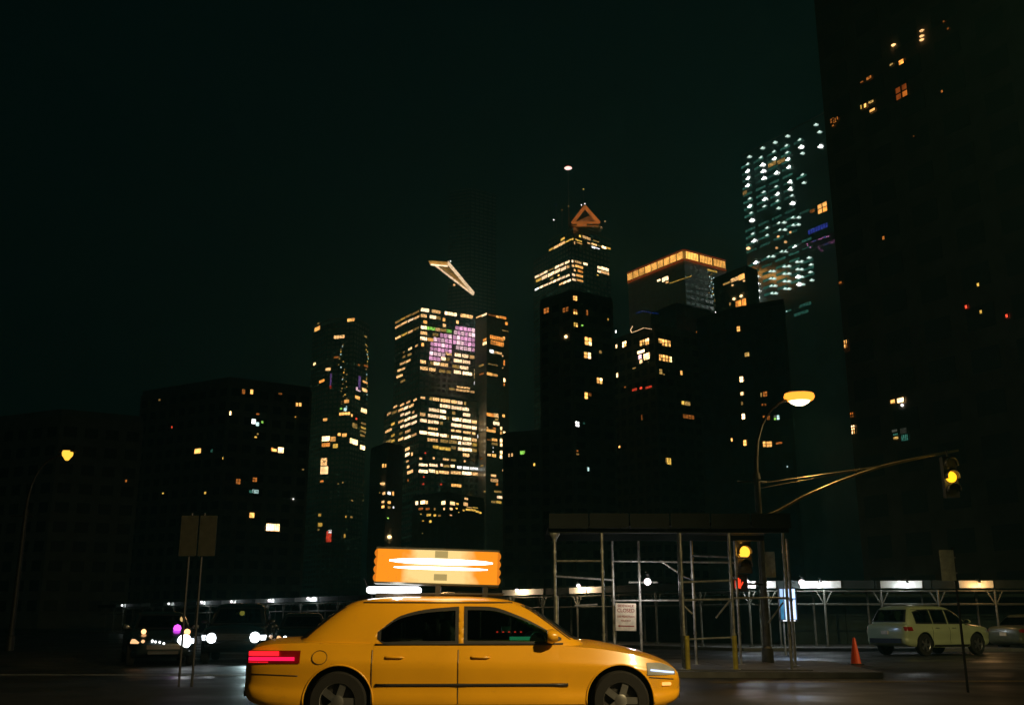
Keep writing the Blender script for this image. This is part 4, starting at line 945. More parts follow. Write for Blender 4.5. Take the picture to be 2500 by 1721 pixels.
# ------------------------------------------------------------------ street pole with lamp, mast arm and signals
YP = 28.0
px0 = at(1868, 1500, YP).x
zt = at(1842, 1168, YP).z
SP = thing('street_lamp', 'tall steel pole with a curved arm and glowing sodium lamp at its end', 'street lamp', (px0, YP, 0), 0, 'street lamps at the crossing')
def L(p): return Vector(p) - Vector((px0, YP, 0))
bb = MB(); bb.tube([(0, 0, .0), (0, 0, .5), (0, 0, .55), (0, 0, zt)], [.16, .15, .10, .085], 14); bb.build('pole', M_pole, SP, 40)
bb = MB(); bb.tube([(0, 0, zt - .02), (0, 0, zt + .15)], [.11, .09], 12); bb.tube([(-.55, 0, zt - .08), (.28, 0, zt - .10)], .03, 8); bb.build('collar', M_pole, SP)
arm = [(1840, 1150), (1840, 1125), (1845, 1075), (1855, 1040), (1865, 1020), (1880, 999), (1900, 984), (1922, 975), (1938, 971)]
pts = [Vector((0, 0, zt))] + [L(at(px + (1868 - 1842) * 0, py, YP)) for px, py in arm]
off = pts[1].x; pts = [pts[0]] + [q - Vector((off, 0, 0)) * max(0, 1 - i / 9) for i, q in enumerate(pts[1:])]
bb = MB(); bb.tube(pts, [.06] * 3 + [.04] * (len(pts) - 3), 10); bb.build('arm', M_pole, SP, 40)
lp = L(at(1951, 969, YP))
G['na'] = glow('sodium_lamp', (1.0, 0.80, 0.50), 5, sample=False)
hd = MB(); hd.box(lp + Vector((0, 0, .10)), (.62, .26, .10)); hd.build('lamp_head', M_pole, SP)
G['nb'] = glow('refractor_amber', (1.0, 0.31, 0.03), 2.0, sample=False)
hd = MB(); hd.lathe([(.35, .09), (.375, .0), (.345, -.07), (.275, -.125)], 24, 0, c=(0, 0, 0), cap=False); o = hd.build('refractor', G['nb'], SP, True); o.location = lp; o.scale = (1.15, .95, 1.0)  # glowing amber bowl added as the lamp's halo, an orange rim round the core
hd = MB(); hd.lathe([(.001, -.25), (.11, -.235), (.21, -.17), (.27, -.07), (.28, .0), (.001, .02)], 20, c=(0, 0, 0)); o = hd.build('lamp_lens', G['na'], SP, True); o.location = lp; o.scale = (1.2, 1.0, 1.0)
lamp_spot('lamp_glow', lp + Vector((0, 0, -.22)), lp + Vector((0, 0, -9)), 520, (1.0, .66, .26), 150, .5, .18, SP)
# mast arm with guy rods, and its signal
MA = thing('signal_mast_arm', 'long curved signal mast arm with guy rods reaching right from the lamp pole', 'mast arm', (px0, YP, 0))
cur = [(1876, 1262), (1900, 1247), (1930, 1230), (1960, 1213), (2000, 1195), (2045, 1176), (2100, 1156), (2155, 1138), (2205, 1126), (2276, 1111), (2340, 1099)]
pa = [L(at(px, py, YP - .1 - (px - 1876) / 470 * .8)) for px, py in cur]
pa[0] = Vector((.08, -.1, pa[0].z))
M_gold = mat('galvanised_mast', (0.66, 0.56, 0.28), 0.35, metal=0.7, scale=4, var=0.3)
bb = MB(); bb.tube(pa, [.05] + [.04] * (len(pa) - 2) + [.032], 10); bb.build('arm', M_gold, MA, 40)
e = L(at(2160, 1136, YP - .7))
for (q, yy) in (((1858, 1180), 0), ((1858, 1192), 0)):
    s_ = L(at(q[0], q[1], YP)); s_.x = .05
    bb = MB(); bb.tube([s_, e], .009, 6); bb.build('guy_rod', M_gold, MA)
def signal(name, label, loc, lit, key, rz=0, group=None, hanger=0.0):
    t = thing(name, label, 'traffic light', loc, rz, group)
    bb = MB(); bb.box((0, .1, 0), (.36, .2, 1.08)); bb.build('housing', M_black, t)
    for i, zz in enumerate((.34, 0, -.34)):
        bb = MB(); bb.lathe([(.001, -.03), (.09, -.02), (.15, 0), (.15, .02)], 20, axis='Y', c=(0, 0, zz)); bb.build('lens', G[key] if i == lit else M_lensoff, t, 40)
        n_ = 12; vs = []
        for k in range(n_ + 1):
            a0 = math.pi * (-.1 + 1.2 * k / n_); vs += [Vector((.165 * math.cos(a0), -.005, zz + .165 * math.sin(a0))), Vector((.165 * math.cos(a0), -.20, zz + .165 * math.sin(a0) - .01))]
        bb = MB(); bb.add(vs, [(2 * k, 2 * k + 1, 2 * k + 3, 2 * k + 2) for k in range(n_)]); o = bb.build('visor', M_black, t, 40)
        md = o.modifiers.new('solid', 'SOLIDIFY'); md.thickness = .006
    if hanger: bb = MB(); bb.tube([(0, .1, .53), (0, .1, .54 + hanger)], .025, 8); bb.build('hanger', M_black, t)
    return t
G['sa'] = glow('signal_amber', (1.0, 0.40, 0.01), 2.4, sample=False)
G['so'] = glow('signal_orange', (1.0, 0.42, 0.03), 2.2, sample=False)
sp_ = at(2322, 1164, YP - 1.1)
tip_z = (pa[-1] + Vector((px0, YP, 0))).z
sgn = signal('traffic_signal', 'traffic signal showing amber, hung from the mast arm at the far right', sp_, 1, 'sa', 0, 'traffic signals', max(.05, at(2322, 1102, YP - .9).z - sp_.z - .52))
lamp_point('amber_glow', (0, -.3, 0), 5, (1, .6, .1), .12, sgn)
sp2 = at(1817, 1347, 26.9)
sg2 = signal('traffic_signal', 'traffic signal showing amber, fixed beside the lamp pole above the red hand', sp2, 1, 'so', 0, 'traffic signals')
bb = MB(); bb.tube([(0.1, .15, .45), (px0 - sp2.x, YP - sp2.y, .45)], .03, 8); bb.build('bracket', M_black, sg2)
lamp_point('amber_glow', (-.1, -.35, 0), 6, (1, .45, .06), .12, sg2)
# walk signal
pd = thing('walk_signal', 'pedestrian signal with a lit red hand beside the white shed bulb', 'walk signal')
pp = at(1803, 1423, 26.9); pd.location = pp
bb = MB(); bb.box((0, .1, 0), (.40, .18, .42)); bb.build('housing', M_black, pd)
G['hr'] = glow('hand_red', (1.0, 0.06, 0.02), 1.3)
hb = MB(); hb.box((-.02, -.005, -.06), (.15, .012, .14))
for k, (hh, zz) in enumerate(((.10, .06), (.135, .075), (.125, .07), (.09, .055))): hb.box((-.075 + k * .04, -.005, zz), (.031, .012, hh))
hb.box((.085, -.005, -.02), (.035, .012, .12), 0, Matrix.Rotation(R(32), 3, 'Y'))
hb.build('hand_symbol', G['hr'], pd)
bb = MB()
for zz in (-.2, .2): bb.box((0, -.06, zz * 1.02), (.40, .14, .012))
for xx in (-.2, .2): bb.box((xx, -.06, 0), (.012, .14, .40))
bb.build('visor', M_black, pd)
bb = MB(); bb.tube([(.1, .15, 0), (px0 - pp.x, YP - pp.y, 0)], .03, 8); bb.build('bracket', M_black, pd)
# sign on that pole
def placard(name, label, pxa, pya, pxb, pyb, Y, post=None, m=M_signback):
    a_, c_ = at(pxa, pya, Y), at(pxb, pyb, Y); cx = (a_.x + c_.x) / 2
    t = thing(name, label, 'sign', (cx, Y, 0))
    bb = MB(); bb.box((0, 0, (a_.z + c_.z) / 2), (abs(c_.x - a_.x), .012, abs(a_.z - c_.z))); bb.build('plate', m, t)
    if post is not None:
        bb = MB(); bb.tube([(post, .05, 0), (post, .05, max(a_.z, c_.z) + .05)], .024, 8); bb.build('post', M_black, t)
    for zz in (a_.z * .75 + c_.z * .25, a_.z * .25 + c_.z * .75):
        bb = MB(); bb.box((post or 0, .03, zz), (.055, .03, .03)); bb.build('clamp', M_galv, t)
    return t
placard('street_sign', 'narrow grey sign plate on the lamp pole right of the amber light', 1866, 1346, 1895, 1409, YP - .15, None, M_palesign)
placard('street_sign', 'grey green sign plate on its own post above the pale car', 2292, 1342, 2335, 1417, 18.5, .14, M_palesign)
bp = placard('street_sign', 'right one of a pair of tall narrow brown plates at the left', 490, 1258, 524, 1357, 20.0, -.10)
bp = placard('street_sign', 'left one of a pair of tall narrow brown plates at the left', 444, 1258, 478, 1357, 20.0, .02)

# left, distant street lamp (copy of the same kind, turned)
Yl = 44
pl_ = at(165, 1107, Yl)
c2 = dup(SP, (pl_.x - lp.x, Yl, pl_.z - lp.z), 0, 'small distant street lamp glowing yellow at the far left')
c2.location.z = 0
sc_ = pl_.z / lp.z
for k in kids(c2):
    if k.type == 'LIGHT': k.data = k.data.copy(); k.data.energy = 25
    if k.name.startswith(('lamp_lens', 'refractor')):
        k.data = k.data.copy(); k.data.materials.clear(); k.data.materials.append(glow('far_sodium', (1.0, .50, .05), 1.6)); k.scale = (.55, .55, 1.1)
    elif k.type == 'MESH':
        k.data = k.data.copy(); k.data.materials.clear(); k.data.materials.append(M_black)
c2.scale = (sc_, sc_, sc_); c2.location.x = pl_.x - lp.x * sc_; c2.location.y = Yl
# lamp over the near kerb, beside the camera: the one that lights the taxi
c3 = dup(SP, (8.2, 5.6, 0), R(180), 'street lamp on the near kerb that lights the yellow taxi')
for k in kids(c3):
    if k.type == 'LIGHT':
        k.data = k.data.copy(); k.data.energy = 11000; k.data.color = (1.0, .74, .34); k.data.spot_size = R(106); k.data.spot_blend = .85; k.rotation_euler = (Vector((-1.2, 12.2, .9)) - Vector((8.2 - k.location.x, 5.6, k.location.z))).to_track_quat('-Z', 'Y').to_euler(); k.rotation_euler.rotate_axis('Z', 0); k.rotation_euler = (Matrix.Rotation(-math.pi, 3, 'Z') @ k.rotation_euler.to_matrix()).to_euler()

# the next lamp along the near kerb, just out of the picture on the right: lights the pale suv
c4 = dup(SP, (21.5, 23.0, 0), R(180), 'street lamp on the near kerb that lights the pale suv')
for k in kids(c4):
    if k.type == 'LIGHT':
        k.data = k.data.copy(); k.data.energy = 5000; k.data.color = (1.0, .80, .36); k.data.spot_size = R(92); k.data.spot_blend = .6
        k.rotation_euler = (Matrix.Rotation(-math.pi, 3, 'Z') @ (Vector((15.0, 36.5, .8)) - Vector((21.5 - k.location.x, 23.0, k.location.z))).to_track_quat('-Z', 'Y').to_matrix()).to_euler()

# lit panel behind the scaffold
DP = thing('lit_panel', 'tall blue white backlit panel of three strips behind the scaffold', 'lit panel')
Yd = 38.0
p0, p1 = at(1903, 1437, Yd), at(1945, 1513, Yd); cx, w_, h_ = (p0.x + p1.x) / 2, p1.x - p0.x, p0.z - p1.z; z0 = p1.z
DP.location = (cx, Yd, 0)
bb = MB(); bb.box((0, .09, z0 + h_ / 2), (w_ + .10, .14, h_ + .10)); bb.build('case', M_black, DP)
bb = MB()
for xx in (-.18, .18): bb.tube([(xx, .1, 0), (xx, .1, z0)], .035, 8)
bb.build('legs_frame', M_galv, DP)
G['pw'] = glow('panel_blue_white', (0.42, 0.62, 0.95), 1.9, 0.2, 3.0); G['pc'] = glow('panel_cyan', (0.10, 0.45, 0.80), 0.9, 0.2, 3.0); G['pt'] = glow('panel_white_print', (0.9, 0.92, 1.0), 1.7)
for i, (xa, xb) in enumerate(((-.5, -.30), (-.20, .12), (.2, .5))):
    for (za, zb) in ((.70, 1.0), (0.02, .66)):
        bb = MB(); bb.box((w_ * (xa + xb) / 2, 0.005, z0 + h_ * (za + zb) / 2), (w_ * (xb - xa), .02, h_ * (zb - za))); bb.build('lit_strip', G['pc'] if i == 0 and za < .5 else G['pw'], DP)
bb = MB()
for xa, xb in ((-.13, .08), (.30, .42)):
    for k in range(11): bb.box((w_ * (xa + xb) / 2 + w_ * .02 * (k % 2), -.008, z0 + h_ * (.07 + k * .052)), (w_ * (xb - xa), .006, h_ * .026))
tag(bb.build('print_rows', G['pt'], DP), kind='stuff')
bb = MB(); bb.box((0, -.02, z0 - .02), (w_ * .8, .05, .035)); bb.build('foot_light', G['pt'], DP)
lamp_point('panel_glow', (0, -.5, z0 + h_ / 2), 40, (.45, .65, 1), .3, DP)
# cyan floodlight on the shed posts comes from this panel and the bulbs

# ------------------------------------------------------------------ traffic cone
cc = floor_at(2090, 1622)
CN = thing('traffic_cone', 'tall plain orange traffic cone standing on the road', 'traffic cone', cc)
hc = at(2090, 1556, cc.y).z
wb = abs(at(2103, 1620, cc.y).x - at(2077, 1620, cc.y).x) / 2
bb = MB(); bb.lathe([(wb * .99, .03), (wb * .90, .09), (wb * .2 + .012, hc - .03), (wb * .2, hc), (wb * .12, hc + .001)], 28); bb.build('cone_body', M_cone, CN, 40)
bb = MB(); bb.box((0, 0, .018), (wb * 2.3, wb * 2.3, .036)); o = bb.build('cone_base', M_black, CN)

# ------------------------------------------------------------------ vehicles
def pchip(xs, ys):
    n = len(xs); h = [xs[i + 1] - xs[i] for i in range(n - 1)]; dl = [(ys[i + 1] - ys[i]) / h[i] for i in range(n - 1)]
    m = [dl[0]] + [0 if dl[i - 1] * dl[i] <= 0 else 2 * dl[i - 1] * dl[i] / (dl[i - 1] + dl[i]) for i in range(1, n - 1)] + [dl[-1]]
    def f(x):
        x = min(max(x, xs[0]), xs[-1]); i = 0
        while i < n - 2 and x > xs[i + 1]: i += 1
        t = (x - xs[i]) / h[i]
        return ys[i] * (2 * t**3 - 3 * t**2 + 1) + h[i] * m[i] * (t**3 - 2 * t**2 + t) + ys[i + 1] * (-2 * t**3 + 3 * t**2) + h[i] * m[i + 1] * (t**3 - t**2)
    return f
QF = pchip([0, .09, .20, .34, .52, .67, .74, .79, 1.0], [.915, .968, .982, .966, .982, .999, 1.0, .984, .930])

def vehicle(name, label, cat, P, loc, rz, group=None):
    t = thing(name, label, cat, loc, rz, group)
    st = P['st']; X = [s[0] for s in st]
    HW, ZB, ZS_, ZT_ = (pchip(X, [s[k] for s in st]) for k in (1, 2, 3, 4))
    def side(x, z):
        zb, zs = ZB(x), ZS_(x); s = min(max((z - zb) / (zs - zb), 0), 1); return HW(x) * QF(s)
    NX, NS, NT = P.get('nx', 90), 26, 9
    xs_ = [X[0] + (X[-1] - X[0]) * (.5 - .5 * math.cos(math.pi * i / (NX - 1))) for i in range(NX)]
    rings = []
    for x in xs_:
        hw, zb, zs, z_t = HW(x), ZB(x), ZS_(x), ZT_(x)
        half = [(hw * .915 * k / 4, zb) for k in range(0, 4)]
        half += [(hw * QF(k / NS), zb + (zs - zb) * k / NS) for k in range(NS + 1)]
        y1 = hw * QF(1)
        half += [(y1 * (1 - r_), zs + (z_t - zs) * (1 - (1 - r_) ** 2.6)) for r_ in [(k + 1) / NT for k in range(NT)]]
        ring = [(x, y, z) for y, z in half] + [(x, -y, z) for y, z in reversed(half[1:-1])]
        rings.append(ring)
    k = len(rings[0]); bb = MB()
    bb.add([p for r_ in rings for p in r_], [(i * k + j, i * k + (j + 1) % k, (i + 1) * k + (j + 1) % k, (i + 1) * k + j) for i in range(NX - 1) for j in range(k)] + [tuple(range(k)), tuple(range((NX - 1) * k, NX * k))])
    me = bb.mesh('body', [P['paint'], M_black], 38)
    body = bpy.data.objects.new('body', me); COL.objects.link(body)
    wr, wheels = P['wr'], P['wheels']
    cut = MB()
    for wx in wheels:
        for sy in (1, -1):
            cut.lathe([(wr + .065, -.20), (wr + .065, .20)], 40, 0, 'Y', (wx, sy * (P['W'] - .10), wr))
    cm = cut.mesh('cut', [M_black]); co = bpy.data.objects.new('cut', cm); COL.objects.link(co)
    md = body.modifiers.new('arch', 'BOOLEAN'); md.object = co; md.operation = 'DIFFERENCE'; md.solver = 'EXACT'
    try: md.material_mode = 'TRANSFER'
    except Exception: pass
    bpy.context.view_layer.update()
    me2 = bpy.data.meshes.new_from_object(body.evaluated_get(bpy.context.evaluated_depsgraph_get()))
    if len(me2.polygons) > 200: body.modifiers.clear(); body.data = me2
    bpy.data.objects.remove(co); body.parent = t; body.name = 'body'
    # cabin
    lv = P['cabin']; Zs = [l[0] for l in lv]
    XR, XF, CW = (pchip(Zs, [l[q] for l in lv]) for q in (1, 2, 3))
    nE = P.get('nE', 7.0)
    def cab_y(x, z):
        xc, xh = (XR(z) + XF(z)) / 2, (XF(z) - XR(z)) / 2; q = min(abs((x - xc) / xh), 1); return CW(z) * (1 - q ** nE) ** (1 / nE)
    def cab_x(y, z, front):
        xc, xh = (XR(z) + XF(z)) / 2, (XF(z) - XR(z)) / 2; q = min(abs(y / CW(z)), 1); return xc + (1 if front else -1) * xh * (1 - q ** nE) ** (1 / nE)
    NZ, NA = 64, 300; rings = []
    for i in range(NZ):
        z = Zs[0] + (Zs[-1] - Zs[0]) * (1 - (1 - i / (NZ - 1)) ** 1.35); xc, xh = (XR(z) + XF(z)) / 2, (XF(z) - XR(z)) / 2; w = CW(z)
        ring = []
        for a in range(NA):
            th = 2 * math.pi * a / NA; c, s = math.cos(th), math.sin(th)
            # even spacing along the outline
            q = (th / (2 * math.pi)) * 4; sd = int(q) % 4; f = (q - int(q)) * 2 - 1
            c, s = ((1, f), (-f, 1), (-1, -f), (f, -1))[sd]
            rr = (abs(c) ** nE + abs(s) ** nE) ** (-1 / nE)
            ring.append((xc + xh * c * rr, w * s * rr, z))
        rings.append(ring)
    def fl(pts): return pchip([p[0] for p in pts], [p[1] for p in pts])
    GL = [(lo[0][0], lo[-1][0], fl(lo), fl(hi)) for (_n, lo, hi) in P['glass']]
    ENDS = ((True, P['ws'][0], P['ws'][1], .90), (False, P['rw'][0], P['rw'][1], .86))
    def open_(x, y, z):
        if z > 1.1 * Zs[-1]: return False
        if abs(y) > .86 * CW(z):
            for (xa, xb, flo, fhi) in GL:
                if xa + .02 < x < xb - .02 and flo(x) + .02 < z < fhi(x) - .02: return True
        xm = (XR(z) + XF(z)) / 2; xh = (XF(z) - XR(z)) / 2
        for front, za, zb, k_ in ENDS:
            if za + .015 < z < zb - .015 and abs(y) < CW(z) * k_ - .025 and ((x - xm) > .9 * xh if front else (x - xm) < -.9 * xh): return True
        return False
    bb = MB(); quads = []
    for i in range(NZ - 1):
        for j in range(NA):
            q = (rings[i][j], rings[i][(j + 1) % NA], rings[i + 1][(j + 1) % NA], rings[i + 1][j])
            if not open_(sum(p[0] for p in q) / 4, sum(p[1] for p in q) / 4, sum(p[2] for p in q) / 4): quads.append((i * NA + j, i * NA + (j + 1) % NA, (i + 1) * NA + (j + 1) % NA, (i + 1) * NA + j))
    bb.add([p for r_ in rings for p in r_], quads + [tuple(range((NZ - 1) * NA, NZ * NA))])
    cab = bb.build('cabin', P['paint'], t, 45)
    sol = cab.modifiers.new('shell', 'SOLIDIFY'); sol.thickness = .028; sol.offset = -1; sol.material_offset = 0
    def panel(name, rows, m, par, inward):
        bb = MB(); bb.grid(rows)
        return bb.build(name, m, par, True)
    def glazing(name, rows, par):
        # clear pane with a black printed border
        nr, nc = len(rows), len(rows[0]); bb = MB()
        bb.grid(rows)
        for f in range(len(bb.f)):
            i, j = divmod(f, nc - 1)
            bb.m[f] = 1 if i in (0, nr - 2) or j in (0, nc - 2) else 0
        return bb.build(name, [M_tint, M_black], par, True)
    def span(n, e):      # narrow first and last cell
        return [0, e] + [e + (1 - 2 * e) * k / n for k in range(1, n)] + [1 - e, 1]
    for sy in (1, -1):
        for (nm, lo, hi), (xa, xb, flo, fhi) in zip(P['glass'], GL):
            rows = []
            for q in span(10, .10):
                row = []
                for u in span(20, min(.08, .04 / (xb - xa))):
                    x = xa + (xb - xa) * u; z = flo(x) * (1 - q) + fhi(x) * q
                    row.append((x, sy * (cab_y(x, z) + .007), z))
                rows.append(row)
            glazing(nm, rows, t)
    for (nm, (front, z0_, z1_, fr_)) in zip(('windshield', 'rear_window'), ENDS):
        rows = []
        for q in span(8, .08):
            z = z0_ + (z1_ - z0_) * q; row = []
            for u in span(18, .05):
                y = CW(z) * fr_ * (-1 + 2 * u); row.append((cab_x(y, z, front) + (.008 if front else -.008), y, z))
            rows.append(row)
        glazing(nm, rows, t)
    # inside: seats, headrests, dashboard, wheel, mirror
    zb_ = Zs[0] + .06; zt_s = Zs[-1] - .20; xr_, xf_ = XR(Zs[0] + .15), XF(Zs[0] + .15); cwid = CW(Zs[0] + .2)
    for (xs0, ys) in ((xr_ + .62, (-.36, .36)), (xr_ + 1.62, (-.37, .37))):
        for y in ys:
            bb = MB(); bb.tube([(xs0, y, zb_ - .25), (xs0 - .04, y, zb_ + .05), (xs0 - .10, y, zt_s - .14)], [.22, .23, .17], 12); o = bb.build('seat', M_seat, t, 50); 
            b2 = MB(); b2.tube([(xs0 - .12, y, zt_s - .12), (xs0 - .13, y, zt_s - .08), (xs0 - .14, y, zt_s + .04), (xs0 - .14, y, zt_s + .06)], [.05, .115, .11, .05], 12); b2.build('headrest', M_seat, o, 50)
    bb = MB(); bb.tube([(xf_ - .42, -cwid * .86, zb_ + .02), (xf_ - .36, 0, zb_ + .05), (xf_ - .42, cwid * .86, zb_ + .02)], .09, 12); bb.build('dashboard', M_black, t, 50)
    bb = MB(); cst = [Vector((xf_ - .66 + .06 * math.sin(a * math.pi / 10), .37 + .18 * math.cos(a * math.pi / 10), zb_ + .06 + .17 * math.sin(a * math.pi / 10))) for a in range(21)]; bb.tube(cst, .016, 8); bb.build('steering_wheel', M_black, t, True)
    bb = MB(); bb.box((XF(Zs[-4]) - .18, 0, Zs[-4] - .07), (.03, .22, .06)); bb.build('inside_mirror', M_black, t)
    # doors as slightly proud skins with real gaps, each with its handle
    for sy in (1, -1):
        for (xa, xb, za, zb) in P['doors']:
            rows = []
            for j in range(13):
                row = []
                for i in range(11):
                    x = xa + (xb - xa) * i / 10
                    z = za + (min(zb, ZS_(x) - .012) - za) * j / 12
                    edge = min(i, 10 - i, j, 12 - j)
                    row.append((x, sy * (side(x, z) + (.007 if edge else .0015)), z))
                rows.append(row)
            dr = panel('door', rows, P['paint'], t, sy)
            hx = xa + .16; hz = P['hz']; y = sy * (side(hx, hz) + .03)
            bb = MB(); bb.tube([(hx - .02, sy * (side(hx, hz) + .004), hz), (hx, y, hz), (hx + .17, y, hz), (hx + .19, sy * (side(hx, hz) + .004), hz)], .013, 8)
            bb.build('handle', P.get('hm', P['paint']), dr, True)
            bb = MB(); bb.tube([(xa - .008, sy * (side(xa, z) + .0045), z) for z in [za + (zb - .05 - za) * q / 8 for q in range(9)]], .005, 5); bb.build('door_gap', M_black, dr)
        # gutter strip along the roof edge
        z_g = P.get('gut', Zs[-4] - .012)
        xa, xb = XR(z_g) + .16, XF(z_g) - .10
        bb = MB(); bb.tube([(xa + (xb - xa) * q / 16, sy * (cab_y(xa + (xb - xa) * q / 16, z_g) + .003), z_g) for q in range(17)], .010, 6); bb.build('roof_trim', M_black, t)
        # rocker trim
        xa, xb = wheels[0] + wr + .09, wheels[1] - wr - .09
        xa, xb = min(xa, xb), max(xa, xb)
        rows = [[(xa + (xb - xa) * i / 12, sy * (side(xa + (xb - xa) * i / 12, z) + .008), z) for i in range(13)] for z in (ZB(0) + .02, ZB(0) + .06, ZB(0) + .10)]
        panel('rocker_trim', rows, M_black, t, sy)
    # wheels
    tyre = MB(); tw = .105
    tyre.lathe([(wr * .62, -tw), (wr * .93, -tw), (wr, -tw * .72), (wr, tw * .72), (wr * .93, tw), (wr * .62, tw), (wr * .62, -tw)], 40, 0, 'Y', cap=False)
    tme = tyre.mesh('tyre', [M_rubber], 40)
    rim = MB(); rim.lathe([(wr * .64, -.09), (wr * .66, -.10), (wr * .60, -.085)], 32, 0, 'Y', cap=False); rim.lathe([(wr * .60, -.085), (wr * .56, -.03), (.001, -.02)], 32, 1, 'Y', cap=False)
    for q in range(5):
        th = 2 * math.pi * q / 5; rt = Matrix.Rotation(th, 3, 'Y')
        rim.box(rt @ Vector((wr * .33, -.07, 0)), (wr * .52, .035, .075), 0, rt)
    rim.lathe([(.07, -.092), (.05, -.098), (.001, -.10)], 16, 0, 'Y')
    rme = rim.mesh('rim', [M_alloy, M_black], 40)
    for wx in wheels:
        for sy in (1, -1):
            we = bpy.data.objects.new('wheel', tme); COL.objects.link(we); we.parent = t; we.location = (wx, sy * (P['W'] - .125), wr); we.rotation_euler = (0, 0, 0 if sy < 0 else math.pi)
            ro = bpy.data.objects.new('rim', rme); COL.objects.link(ro); ro.parent = we
    # lamps, wrapped on the body corners
    xf, xr = X[-1], X[0]
    def corner_lamp(nm, x_in, x_out, za, zb, m, y_in, off=.010, n=12):
        # x_in: where on the side it starts; wraps round the end at x_out
        for sy in (1, -1):
            mm = m[0 if sy > 0 else 1] if isinstance(m, (list, tuple)) else m
            rows = []
            for j in range(6):
                z_ = za + (zb - za) * j / 5; row = []
                for i in range(n + 1):
                    x = x_in + (x_out - x_in) * i / n
                    zz = min(z_, ZS_(x) - .004); zz = max(zz, ZB(x) + .01)
                    row.append((x, sy * (side(x, zz) + off), zz))
                sgn = 1 if x_out > x_in else -1
                row.append((x_out + sgn * .012, sy * side(x_out, zz) * .9, zz))
                row.append((x_out + sgn * .014, sy * max(y_in, .05), zz))
                rows.append(row)
            panel(nm, rows, mm, t, sy)
    corner_lamp('headlight', P['hl'][0], P['hl'][1], P['hl'][2], P['hl'][3], P['hlm'], P['hl'][4])
    corner_lamp('taillight', P['tl'][0], P['tl'][1], P['tl'][2], P['tl'][3], P['tlm'], P['tl'][4])
    for sy in (1, -1):
        mx, mz = P['mir']
        my = cab_y(mx, mz)
        bb = MB(); 
        vs = []
        bb.lathe([(.001, -.07), (.07, -.06), (.095, 0), (.09, .05), (.08, .06)], 16, 0, 'X', (0, 0, 0))
        o = bb.build('side_mirror', P.get('mm', P['paint']), t, 40); o.location = (mx, sy * (my + .17), mz); o.scale = (1, 1.25, .85); o.rotation_euler = (0, 0, math.pi)
        b2 = MB(); b2.lathe([(.001, -.065), (.078, -.062), (.001, -.0621)], 16, 0, 'X'); gl = b2.build('mirror_glass', M_chrome, o); gl.rotation_euler = (0, 0, math.pi)
        bb = MB(); bb.tube([(mx, sy * (my - .02), mz - .05), (mx, sy * (my + .12), mz - .02)], .022, 8); bb.build('mirror_arm', M_black, t)
    # grille, plate, bumpers
    def endpanel(nm, z0_, z1_, yw, m, front, off=.012):
        x = xf if front else xr
        bb = MB(); bb.box((x + (off if front else -off), 0, (z0_ + z1_) / 2), (.03, yw * 2, z1_ - z0_)); return bb.build(nm, m, t)
    if 'grille' in P:
        g = endpanel('grille', P['grille'][0], P['grille'][1], P['grille'][2], M_black, True)
        for q in range(4):
            z_ = P['grille'][0] + (P['grille'][1] - P['grille'][0]) * (q + .5) / 4
            bb = MB(); bb.box((xf + .028, 0, z_), (.012, P['grille'][2] * 1.9, .014)); bb.build('grille_bar', M_chrome, g)
    if 'rbump' in P: endpanel('bumper_trim', P['rbump'][0], P['rbump'][1], P['rbump'][2], M_black, False)
    if 'fbump' in P: endpanel('bumper_trim', P['fbump'][0], P['fbump'][1], P['fbump'][2], M_black, True)
    endpanel('licence_plate', P['plate'][0], P['plate'][1], .15, M_sign, False, .022)
    return t

G['tlr'] = glow('taillight_red', (1.0, 0.012, 0.02), 1.5, 0.25, 2.0)
G['tlm'] = glow('taillight_magenta', (1.0, 0.010, 0.085), 1.3, 0.0)
G['hlw'] = glow('headlight_white', (0.85, 0.94, 1.0), 4)
G['hld'] = glow('headlight_low', (1.0, 0.55, 0.25), 1.2)
taxi_P = dict(W=.93, wr=.325, wheels=(-1.40, 1.80), paint=M_taxi, nx=110,
  st=[(-2.50, .60, .44, .74, .78), (-2.47, .72, .38, .84, .90), (-2.38, .80, .31, .90, .965), (-2.15, .86, .25, .945, 1.01), (-1.8, .90, .22, .955, 1.02), (-1.2, .925, .20, .95, 1.0), (0, .93, .19, .935, .98), (1.0, .925, .19, .925, .975),
      (1.45, .915, .20, .90, .985), (1.85, .89, .21, .845, .925), (2.2, .83, .24, .765, .835), (2.42, .74, .29, .69, .75), (2.52, .64, .35, .62, .67), (2.55, .54, .42, .57, .60)],
  cabin=[(.90, -2.00, 1.52, .855), (1.02, -1.88, 1.33, .815), (1.20, -1.66, 1.07, .745), (1.34, -1.46, .84, .675), (1.42, -1.30, .64, .62), (1.462, -1.08, .42, .53), (1.485, -.75, .12, .36), (1.490, -.5, -.1, .16)],
  nE=7.0,
  glass=[('side_window', [(-.98, 1.00), (-.9, .945), (-.06, .935), (-.05, .935)], [(-.98, 1.08), (-.72, 1.26), (-.4, 1.335), (-.05, 1.365)]),
         ('side_window', [(.01, .935), (.6, .94), (1.05, .965), (1.14, .985)], [(.01, 1.368), (.3, 1.362), (.62, 1.27), (1.14, 1.01)])],
  ws=(.99, 1.38), rw=(1.01, 1.36), doors=[(-1.02, -.06, .30, .93), (-.045, 1.10, .30, .93)], hz=.80, hm=M_taxi,
  hl=(2.12, 2.47, .60, .735, .40), hlm=M_clear, tl=(-1.84, -2.455, .735, .875, .42), tlm=M_red, mir=(1.02, 1.03), grille=(.45, .56, .45), rbump=(.36, .46, .5), fbump=(.32, .40, .4), plate=(.60, .74))
TX = vehicle('yellow_taxi', 'yellow taxi in the foreground with a glowing advert box on its roof', 'taxi', taxi_P, (-.60, 12.95, 0), R(2.5))
